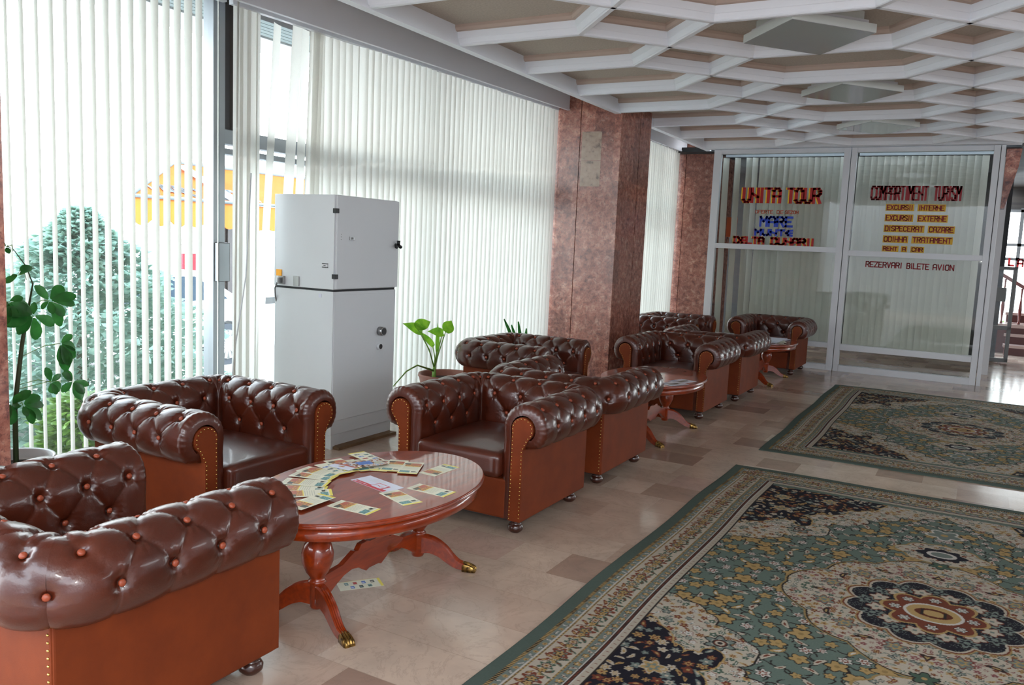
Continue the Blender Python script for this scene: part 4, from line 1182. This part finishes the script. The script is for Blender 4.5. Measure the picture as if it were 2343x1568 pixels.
# ------------------------------------------------------------------ glass office partition
part = []
def pframe(name, rects):
    bm = bmesh.new()
    for (xa, xb, za, zb, dy) in rects: box(bm, xa, xb, YP-dy, YP+.04, za, zb, 0, .003)
    o = from_bm(name, bm, 'white_frame'); return struct(o)
k_ = YP/11.6
def X_(v): return v*k_
def Z_(v): return CH+(v-CH)*k_
xl0, xl1, xm0, xmm, xm1, xr0, xr1 = X_(-3.38), X_(-3.28), X_(-1.685), X_(-1.6), X_(-1.53), X_(-.012), X_(.11)
w5 = pframe('window_5', [(xl0, xl1, 0, 2.93, .04), (xm0, xmm-.004, 0, 2.93, .045), (xl1-.005, xm0+.005, Z_(1.565), Z_(1.635), .037), (xl1-.005, xm0+.005, .30, .37, .035), (xl1-.005, xm0+.005, 0, .075, .037), (xl1-.005, xm0+.005, 2.87, 2.93, .03)])
w6 = pframe('window_6', [(xmm+.004, xm1, 0, 2.93, .04), (xr0, xr0+.07, 0, 2.93, .045), (xr0+.078, xr1, 0, 2.93, .05), (xm1, xr0, Z_(1.535), Z_(1.605), .04), (xm1, xr0, .285, .365, .04), (xm1, xr0, 0, .085, .045), (xm1, xr0, 2.87, 2.93, .03)])
pbox('pane', xl1, xm0, YP-.004, YP+.004, .08, 2.88, 'glass_office', w5)
pbox('pane', xm1, xr0, YP-.004, YP+.004, .08, 2.88, 'glass_office', w6)
# blinds inside the office
s5 = []; x = xl1+.04
rngx = random.Random(5)
sl1 = []
while x < xm0-.02:
    sl1.append((x, R(30)+rngx.uniform(-.4, .35))); x += .081
sl2 = []; x = xm1+.03
while x < xr0:
    sl2.append((x, R(27)+rngx.uniform(-.08, .08))); x += .0795
def office_blind(label, sl, z0, x0, x1_):
    root = thing('vertical_blind', label, 'blind', (x0, YP+.22, 0))
    me = slat_mesh(.09, z0, 2.84, .004); me.materials.append(M['blind2'])
    pbox('headrail', 0, x1_-x0, -.02, .02, 2.85, 2.885, 'alu', root)
    for i, (x, a) in enumerate(sl):
        if len(sl) == len(sl1) and i in (1, 3): continue
        s = bpy.data.objects.new('slat', me); COL.objects.link(s); s.parent = root; s.location = (x-x0, 0, 0)
        s.rotation_euler = (0, (-.012 if i < 6 and z0 < .33 else 0), a)
office_blind('grey vertical blind with uneven gaps behind the glass pane lettered with UNITA TOUR', sl1, .31, xl1, xm0)
office_blind('neat grey vertical blind behind the glass pane lettered with COMPARTIMENT TURISM', sl2, .345, xm1, xr0)
pbox('notice_board', -3.75, -3.35, 12.9, 12.95, 1.75, 2.05, 'orange_box'); tag(bpy.data.objects['notice_board'], 'orange board glimpsed through the slat gaps inside the office', 'board')

# stroke lettering -------------------------------------------------
G = {'A': [[(0, 0), (0, 5), (1, 6), (3, 6), (4, 5), (4, 0)], [(0, 2.6), (4, 2.6)]], 'B': [[(0, 0), (0, 6), (3, 6), (4, 5), (4, 4), (3, 3.1), (0, 3.1)], [(3, 3.1), (4, 2), (4, 1), (3, 0), (0, 0)]],
     'C': [[(4, 5), (3, 6), (1, 6), (0, 5), (0, 1), (1, 0), (3, 0), (4, 1)]], 'D': [[(0, 0), (0, 6), (3, 6), (4, 5), (4, 1), (3, 0), (0, 0)]],
     'E': [[(4, 6), (0, 6), (0, 0), (4, 0)], [(0, 3), (3, 3)]], 'F': [[(4, 6), (0, 6), (0, 0)], [(0, 3), (3, 3)]], 'H': [[(0, 0), (0, 6)], [(4, 0), (4, 6)], [(0, 3), (4, 3)]],
     'I': [[(2, 0), (2, 6)]], 'L': [[(0, 6), (0, 0), (4, 0)]], 'M': [[(0, 0), (0, 6), (2, 3), (4, 6), (4, 0)]], 'N': [[(0, 0), (0, 6), (4, 0), (4, 6)]],
     'O': [[(1, 0), (0, 1), (0, 5), (1, 6), (3, 6), (4, 5), (4, 1), (3, 0), (1, 0)]], 'P': [[(0, 0), (0, 6), (3, 6), (4, 5), (4, 3.8), (3, 2.9), (0, 2.9)]],
     'R': [[(0, 0), (0, 6), (3, 6), (4, 5), (4, 3.9), (3, 3), (0, 3)], [(2.2, 3), (4, 0)]], 'S': [[(4, 5), (3, 6), (1, 6), (0, 5), (0, 4), (4, 2), (4, 1), (3, 0), (1, 0), (0, 1)]],
     'T': [[(0, 6), (4, 6)], [(2, 6), (2, 0)]], 'U': [[(0, 6), (0, 1), (1, 0), (3, 0), (4, 1), (4, 6)]], 'V': [[(0, 6), (2, 0), (4, 6)]], 'X': [[(0, 0), (4, 6)], [(0, 6), (4, 0)]],
     'Z': [[(0, 6), (4, 6), (0, 0), (4, 0)]], 'n': [[(0, 0), (0, 6)], [(4, 0), (4, 6)], [(0, 3.8), (4, 2.2)]], 'e': [[(4, 6), (1.5, 5.4), (0, 3), (1.5, .6), (4, 0)], [(0, 3), (4, 3)]]}
def stroke_text(bm, txt, x0, x1_, z0, z1, y, th, mi=0, slope=0, tw=None, dxo=0, dzo=0, gap=.38):
    n = len(txt)
    wts = [.42 if ch == 'I' else (.8 if ch == ' ' else 1) for ch in txt]
    tot = sum(wts)+gap*(n-1); unit = (x1_-x0)/tot; x = x0
    for ch, w in zip(txt, wts):
        if ch in G:
            cw = unit*w
            for pl_ in G[ch]:
                P_ = [Vector(((x+cw*(.5 if ch == 'I' else u/4.))+dxo, 0, z0+(z1-z0)*v/6.+dzo+slope*(x-x0))) for u, v in pl_]
                for a, b2 in zip(P_[:-1], P_[1:]):
                    d = (b2-a)
                    if d.length < 1e-6: continue
                    d.normalize(); a_ = a-d*th*.45; b_ = b2+d*th*.45; nn = Vector((-d.z, 0, d.x))*th*.5
                    hor = abs(d.x); 
                    if tw: nn = Vector((-d.z*tw*.5, 0, d.x*th*.5))
                    q = [a_+nn, a_-nn, b_-nn, b_+nn]
                    vs = [bm.verts.new((p.x, y, p.z)) for p in q]+[bm.verts.new((p.x, y+.003, p.z)) for p in q]
                    for f in ((0, 1, 2, 3), (7, 6, 5, 4), (0, 4, 5, 1), (1, 5, 6, 2), (2, 6, 7, 3), (3, 7, 4, 0)):
                        bm.faces.new([vs[i] for i in f]).material_index = mi
        x += unit*(w+gap)
YL = YP-.0095
def sign(words_, par, mats, th, back=None, slope=0, tw=None, shadow=None, name='lettering'):
    bm = bmesh.new()
    for (t, a, b2, c, d) in words_:
        if shadow: stroke_text(bm, t, a, b2, c, d, YL+.0032, th, 1, slope, tw, dxo=-shadow)
        stroke_text(bm, t, a, b2, c, d, YL, th, 0, slope, tw)
        if back: box(bm, a-.018, b2+.018, YL+.003, YL+.0045, c-.016, d+.016, 1)
    return from_bm(name, bm, mats, par)
sign([('UnITA', -2.975, -2.485, 2.215, 2.40), ('TOUR', -2.385, -1.965, 2.215, 2.40)], w5, ['red', 'yellow'], .030, tw=.042, shadow=.016)
sign([('OFERTE', -2.80, -2.57, 2.065, 2.105), ('DE', -2.51, -2.43, 2.065, 2.105), ('SEZOn', -2.40, -2.23, 2.065, 2.105)], w5, ['orange_l'], .009)
sign([('MARE', -2.72, -2.30, 1.895, 2.015)], w5, ['blue', 'white_paper'], .030, shadow=.006)
sign([('MUnTe', -2.78, -2.29, 1.77, 1.84)], w5, ['blue', 'orange_l'], .028, shadow=.006)
sign([('DeLTA', -3.06, -2.66, 1.645, 1.73), ('DUnARII', -2.55, -2.0, 1.645, 1.73)], w5, ['red', 'yellow'], .030, shadow=.01)
sign([('COMPARTIMEnT', -1.335, -.685, 2.27, 2.435), ('TURISM', -.61, -.32, 2.27, 2.435)], w6, ['dkred'], .02, tw=.026)
for ws in ([('EXCURSII', -1.135, -.84, 2.145, 2.20), ('InTERnE', -.765, -.485, 2.145, 2.20)], [('EXCURSII', -1.135, -.84, 2.01, 2.07), ('EXTERnE', -.76, -.45, 2.01, 2.07)],
           [('DISPECERAT', -1.135, -.70, 1.875, 1.935), ('CAZARE', -.625, -.36, 1.875, 1.935)], [('ODIHnA', -1.135, -.875, 1.74, 1.80), ('TRATAMEnT', -.80, -.37, 1.74, 1.80)],
           [('REnT', -1.135, -.975, 1.625, 1.67), ('A', -.91, -.875, 1.625, 1.67), ('CAR', -.80, -.68, 1.625, 1.67)]):
    sign(ws, w6, ['dkred', 'yellow_d'], .0115, back=True)
sign([('REZERVARI', -1.325, -.90, 1.405, 1.47), ('BILETE', -.84, -.59, 1.405, 1.47), ('AVION', -.54, -.31, 1.405, 1.47)], w6, ['dkred'], .013)

# ------------------------------------------------------------------ far hall: glass wall, stair, glass door leaf
bm = bmesh.new()
for x in (.1, .55, 1.6, 2.8, 4.0, 5.2, 6.4, 7.1): box(bm, x-.03, x+.03, 17.97, 18.03, 0, 2.55)
for z in (1.88, 1.62, 2.5, .05): box(bm, .1, 7.1, 17.97, 18.03, z-.025, z+.025)
w7 = struct(from_bm('window_7', bm, 'grey')); pbox('pane', .1, 7.1, 17.998, 18.002, .05, 2.5, 'glass', w7)
bm = bmesh.new(); stroke_text(bm, 'I', .31, .36, 1.5, 1.62, 17.96, .035, 0); stroke_text(bm, 'L', .42, .49, 1.5, 1.62, 17.96, .035, 0); stroke_text(bm, 'A', .56, .64, 1.49, 1.61, 17.96, .03, 0); from_bm('lettering', bm, 'red', w7)
dl = thing('glass_door_leaf', 'open grey-framed glass door leaf past the end of the partition', 'door', (.08, 14.7, 0), R(8))
bm = bmesh.new()
for (xa, xb, za, zb) in ((0, .05, .02, 1.48), (.34, .39, .02, 1.48), (0, .39, 1.43, 1.48), (0, .39, .52, .58), (0, .39, .02, .08)): box(bm, xa, xb, -.02, .02, za, zb, 0, .003)
from_bm('frame', bm, 'grey', dl); pbox('pane', .045, .345, -.003, .003, .06, 1.45, 'glass', dl); pbox('lock_box', .12, .27, -.045, -.02, .95, 1.16, 'grey', dl)
st = thing('staircase', 'marble staircase with turned red-brown wooden balusters beyond the glass door', 'staircase', (.45, 16.2, 0))
bm = bmesh.new()
for i in range(4):
    box(bm, 0+.12*i*0, 3.0, .28*i, 1.1, .17*i, .17*i+.125, 1); box(bm, -.02, 3.02, .28*i-.02, 1.1, .17*i+.125, .17*(i+1), 0)
from_bm('steps', bm, ['hydrant', 'stair_dark'], st)
bm = bmesh.new(); 
def rail_z(x): return 1.22-.6*x
prism(bm, [(-.4, rail_z(-.4)), (1.2, rail_z(1.2)), (1.2, rail_z(1.2)+.07), (-.4, rail_z(-.4)+.07)], 'y', .42, .48); from_bm('handrail', bm, 'baluster', st)
for i in range(9):
    x = -.34+i*.13; zt = rail_z(x); bm = bmesh.new(); h_ = zt-.5
    lathe(bm, [(.022, .5), (.022, .53), (.012, .55), (.026, .5+h_*.3), (.03, .5+h_*.4), (.013, .5+h_*.7), (.013, .5+h_*.9), (.02, zt)], (x, .45, 0), 10); from_bm('baluster', bm, 'baluster', st)
pbox('landing_slab', -.45, .75, .35, .6, .44, .5, 'hydrant', st); pbox('landing_base', -.42, .7, .37, .58, 0, .44, 'stair_dark', st)
hp = thing('foyer_plant', 'green spiky plant standing behind the stair balusters', 'plant', (.62, 17.66, 0))
bm = bmesh.new(); lathe(bm, [(.14, 0), (.18, .32), (.16, .32), (.001, .3)], (0, 0, 0), 16); from_bm('pot', bm, 'p_blue', hp)
bm = bmesh.new()
for i in range(40):
    a = random.uniform(0, 2*PI); e = random.uniform(.4, 1.3); leaf_blade(bm, (0, 0, .3), (math.cos(a)*math.cos(e), math.sin(a)*math.cos(e), math.sin(e)), (0, 0, 1), random.uniform(.25, .38), .025, 0, .25, 6, 'blade')
from_bm('leaves', bm, 'leaf_light', hp)

# ------------------------------------------------------------------ outdoors
GZ = -.5
pbox('street', -90, -4.8, -30, 120, GZ-.2, GZ, 'asphalt', kind='structure')
pbox('street_far', -4.8, 60, 19.3, 80, GZ-.2, GZ, 'asphalt', kind='structure')
def foliage(name, label, cat, loc_, prof, n, size, mat, trunk=True, seed=1):
    rnd = random.Random(seed); root = thing(name, label, cat, loc_)
    V, F = [], []
    for _ in range(n):
        t = rnd.random(); z = prof[0][1]+(prof[-1][1]-prof[0][1])*t
        r_ = np.interp(z, [p[1] for p in prof], [p[0] for p in prof])
        a = rnd.uniform(0, 2*PI); wave = 1+.13*math.sin(a*5+z*9)+.1*math.sin(z*22)
        rr_ = r_*wave*(rnd.random()**.4)
        c = Vector((rr_*math.cos(a), rr_*math.sin(a), z))
        d = Vector((math.cos(a), math.sin(a), rnd.uniform(-.5, .6))).normalized(); s = d.cross(Vector((0, 0, 1))).normalized()*size*.35
        s = s+Vector((0, 0, rnd.uniform(-.3, .3)*size)); d = d*size*rnd.uniform(.7, 1.4)
        k = len(V); V += [c-s, c+s, c+d*.6+s*.7, c+d, c+d*.6-s*.7]; F.append((k, k+1, k+2, k+3, k+4))
    me = bpy.data.meshes.new('foliage'); me.from_pydata([tuple(v) for v in V], [], F)
    link('foliage', me, mat, root)
    bm = bmesh.new(); tube(bm, [(0, 0, 0), (0, 0, prof[-1][1]*.9)], [.07, .02], 8); from_bm('trunk', bm, 'stem_brown', root)
    return root
foliage('spruce_bush', 'big blue-green spruce growing outside, seen between the open slats', 'tree', (-7.4, 4.85, GZ), [(.8, .05), (1.2, .5), (1.1, 1.0), (.75, 1.45), (.35, 1.85), (.05, 2.15)], 15000, .08, 'spruce', seed=2)
foliage('spruce_bush', 'low blue-green bush outside, beside the larger spruce', 'bush', (-6.4, 2.6, GZ), [(.4, .05), (.6, .35), (.55, .8), (.3, 1.1), (.05, 1.25)], 6000, .07, 'spruce', seed=5)
foliage('hedge_bush', 'small yellow-green bush low down outside the near window', 'bush', (-5.7, 3.75, GZ), [(.2, .05), (.35, .3), (.3, .6), (.1, .75)], 2500, .07, 'hedge', seed=8)
foliage('spruce_bush', 'blue-green bush outside behind the elephant-ear plant', 'bush', (-7.4, 10.2, GZ), [(.5, .05), (.8, .5), (.6, 1.3), (.05, 2.3)], 4000, .12, 'spruce', seed=11)
def car(name, label, loc_, rz, paint):
    root = thing(name, label, 'car', loc_, rz)
    body = [(-2.05, .32), (-2.1, .6), (-1.95, .85), (-1.2, .95), (-.55, 1.38), (.75, 1.42), (1.55, .98), (2.05, .88), (2.1, .5), (2.02, .3)]
    def arch(cx): return [(cx+.36*math.cos(a), .31+.36*math.sin(a)) for a in np.linspace(0, PI, 9)]
    low = arch(1.3)+arch(-1.28)
    bm = bmesh.new(); prism(bm, body+[(p[0], p[1]) for p in low], 'y', -.82, .82); from_bm('body', bm, paint, root)
    bm = bmesh.new()
    for s in (-.825, .815): 
        prism(bm, [(-1.0, .98), (-.5, 1.32), (.05, 1.34), (.05, .98)], 'y', s, s+.01); prism(bm, [(.12, .98), (.12, 1.34), (.7, 1.34), (1.3, 1.0)], 'y', s, s+.01)
    from_bm('side_windows', bm, 'car_glass', root)
    for cx in (-1.28, 1.3):
        for s in (-.72, .72):
            bm = bmesh.new()
            tube(bm, [(cx, s-.1, .31), (cx, s+.1, .31)], .31, 32, 0)
            y_ = .105 if s > 0 else -.105
            tube(bm, [(cx, s+y_*.97, .31), (cx, s+y_*1.0, .31)], .225, 28, 2)
            for k in range(14):
                a = 2*PI*k/14; p0 = Vector((cx+.05*math.cos(a), s+y_*1.06, .31+.05*math.sin(a))); p1 = Vector((cx+.21*math.cos(a), s+y_*1.06, .31+.21*math.sin(a))); tube(bm, [p0, p1], [.014, .022], 6, 1)
            tube(bm, [(cx, s+y_*.99, .31), (cx, s+y_*1.12, .31)], .055, 14, 1)
            from_bm('wheel', bm, ['rubber', 'car_white', 'grey'], root)
    return root
car('car', 'white car whose spoked wheel shows through the gap by the window post', (-10.6, 7.44, GZ), PI/2, 'car_white')
car('car', 'red car parked low behind the bushes, seen by the near marble column', (-14.5, 6.3, GZ), PI/2, 'car_red')
car('car', 'grey car parked beyond the red one across the street', (-22.0, 10.5, GZ), PI/2, 'car_grey')
pbox('street_sign', -13.05, -13, 10.55, 10.85, .55, 1.05, 'tail_red'); tag(bpy.data.objects['street_sign'], 'small red board standing in the street outside', 'sign')
pbox('sign_post', -13.05, -13.0, 10.68, 10.72, GZ, .56, 'alu_dark'); bpy.data.objects['sign_post'].parent = bpy.data.objects['street_sign']
# orange awning kiosk
aw = thing('kiosk_awning', 'orange market awning with scalloped valance across the street', 'awning', (-11, 8.0, GZ))
def awp(x, y, z): return (x+11, y-8.0, z-GZ)
bm = bmesh.new()
ys0, ys1 = 8.03, 14.0; xr = -12.1
A1 = awp(-11, ys0, 1.98); A2 = awp(-11, ys1, 2.02); B1 = awp(xr, 9.65, 2.62); B2 = awp(xr, ys1, 2.62); C1 = awp(-13.2, 9.8, 1.98)
vs = [bm.verts.new(p) for p in (A1, A2, B2, B1)]; bm.faces.new(vs); vs2 = [bm.verts.new(p) for p in (C1, A1, B1)]; bm.faces.new(vs2)
bmesh.ops.solidify(bm, geom=bm.faces[:], thickness=.02)
from_bm('canopy', bm, 'awning', aw)
bm = bmesh.new(); n = 18; top = []; w = (ys1-ys0)/n
for i in range(n):
    y0 = ys0+i*w; pts = [(y0, 1.95), (y0+w, 1.95)]+[(y0+w-w*t, 1.62-.09*math.sin(PI*t)) for t in np.linspace(0, 1, 7)]
    prism(bm, [(p[0]-8.0, p[1]-GZ) for p in pts], 'x', -.012, .012)
from_bm('scalloped_valance', bm, 'awning', aw)
bm = bmesh.new(); tube(bm, [awp(-10.98, ys0, 1.965), awp(-10.98, ys1, 2.0)], .03, 6); tube(bm, [A1, B1], .035, 6); tube(bm, [B1, B2], .05, 6)
for yy in (9.75, 11.9, ys1-.1): tube(bm, [awp(-11.05, yy, 1.95), awp(-11.05, yy, GZ)], .03, 8)
from_bm('frame', bm, 'awning_edge', aw)
bm = bmesh.new(); vsx = [bm.verts.new(awp(*p)) for p in ((-11.9, 9.5, 2.57), (-11.9, 9.75, 2.57), (-10.96, 10.1, 2.0), (-10.96, 9.85, 2.0))]; bm.faces.new(vsx); bmesh.ops.solidify(bm, geom=bm.faces[:], thickness=.01); from_bm('white_strap', bm, 'awning_white', aw)
# dark letters along the lower roof edge
bm = bmesh.new()
def awtext(txt, y0, y1, z0, z1):
    b3 = bmesh.new(); stroke_text(b3, txt, 0, y1-y0, 0, z1-z0, 0, .045, 0)
    sl = (xr+11)/(2.62-1.98)
    for v in b3.verts:
        z = z0+v.co.z; x = -11+(z-1.98)*sl+.03+v.co.y; v.co = Vector(awp(x, y0+v.co.x+.25*v.co.z, z))
    me = bpy.data.meshes.new('t'); b3.to_mesh(me); b3.free(); bm.from_mesh(me); bpy.data.meshes.remove(me)
awtext('VARO', 8.45, 9.35, 2.04, 2.16); awtext('OTAX', 9.75, 10.6, 2.04, 2.18)
from_bm('lettering', bm, 'alu_dark', aw)
ki = thing('kiosk', 'grey-framed kiosk standing under the orange awning', 'kiosk', (-11.3, 9.6, GZ))
bm = bmesh.new()
for (ya, yb_, za, zb) in ((0, 2.4, 2.16, 2.3), (.55, .68, .8, 2.2), (.85, 1.1, .8, 2.2), (0, 2.4, .72, .84)): box(bm, -.06, .06, ya, yb_, za, zb)
box(bm, -.35, -.2, .62, .98, 0, 2.2, 1); from_bm('frame', bm, ['alu_dark', 'brown_head'], ki)
bm = bmesh.new(); tube(bm, [(-9, 9.4, 1.95), (-9, 11.8, 1.95)], .05, 8); tube(bm, [(-9, 9.5, GZ), (-9, 9.5, 1.95)], .03, 8) ; tube(bm, [(-9, 11.7, GZ), (-9, 11.7, 1.95)], .03, 8); tube(bm, [(-9, 10.3, 1.95), (-9, 10.8, 1.6)], .03, 6)
tag(from_bm('metal_canopy_frame', bm, 'awning_edge'), 'bare dark tube frame outside, above the white cabinet', 'frame')

# ------------------------------------------------------------------ light
w = bpy.data.worlds.new('world'); SC.world = w; w.use_nodes = True
nt = w.node_tree; bg = nt.nodes['Background']
tc = N(nt, 'ShaderNodeTexCoord'); sp_ = N(nt, 'ShaderNodeSeparateXYZ'); L(nt, tc.outputs['Generated'], sp_.inputs[0])
colr = ramp(nt, sp_.outputs[2], [(0, (.95, .97, 1, 1)), (.4, (.85, .93, 1, 1)), (1, (.6, .78, 1, 1))])
L(nt, colr, bg.inputs['Color']); bg.inputs['Strength'].default_value = 9.0
def area(name, loc_, rot, sx, sy, e, col=(1, 1, 1)):
    l = bpy.data.lights.new(name, 'AREA'); l.shape = 'RECTANGLE'; l.size = sx; l.size_y = sy; l.energy = e; l.color = col
    o = bpy.data.objects.new(name, l); COL.objects.link(o); o.location = loc_; o.rotation_euler = rot; return o
area('lobby_fill_light', (3.5, 1.0, 2.9), (0, 0, 0), 3, 3, 18, (.95, .98, 1))  # added soft fill light out of view, not a real ceiling lamp
area('lobby_fill_light', (3.0, 8.0, 2.9), (0, 0, 0), 3, 3, 18, (.95, .98, 1))  # second added fill light, farther along the unseen side of the lobby
sun = bpy.data.lights.new('sun', 'SUN'); sun.energy = 9; sun.angle = R(1); so = bpy.data.objects.new('sun', sun); COL.objects.link(so)
so.rotation_euler = Vector((.55, -.35, .75)).to_track_quat('Z', 'Y').to_euler()
# the camera's own flash
fl = bpy.data.lights.new('camera_flash', 'SPOT'); fl.energy = 75; fl.spot_size = R(95); fl.spot_blend = .8; fl.shadow_soft_size = .03; fl.color = (1, .98, .95)
fo = bpy.data.objects.new('camera_flash', fl); COL.objects.link(fo); m2 = mw.copy(); m2.translation = Vector((0, 0, CH))+up2*.12; fo.matrix_world = m2
SC.view_settings.view_transform = 'Standard'; SC.view_settings.look = 'None'; SC.view_settings.gamma = 1; SC.view_settings.exposure = 0
try: SC.view_settings.use_curve_mapping = False
except Exception: pass
SC.cycles.use_denoising = True; SC.cycles.max_bounces = 8; SC.cycles.adaptive_threshold = .02
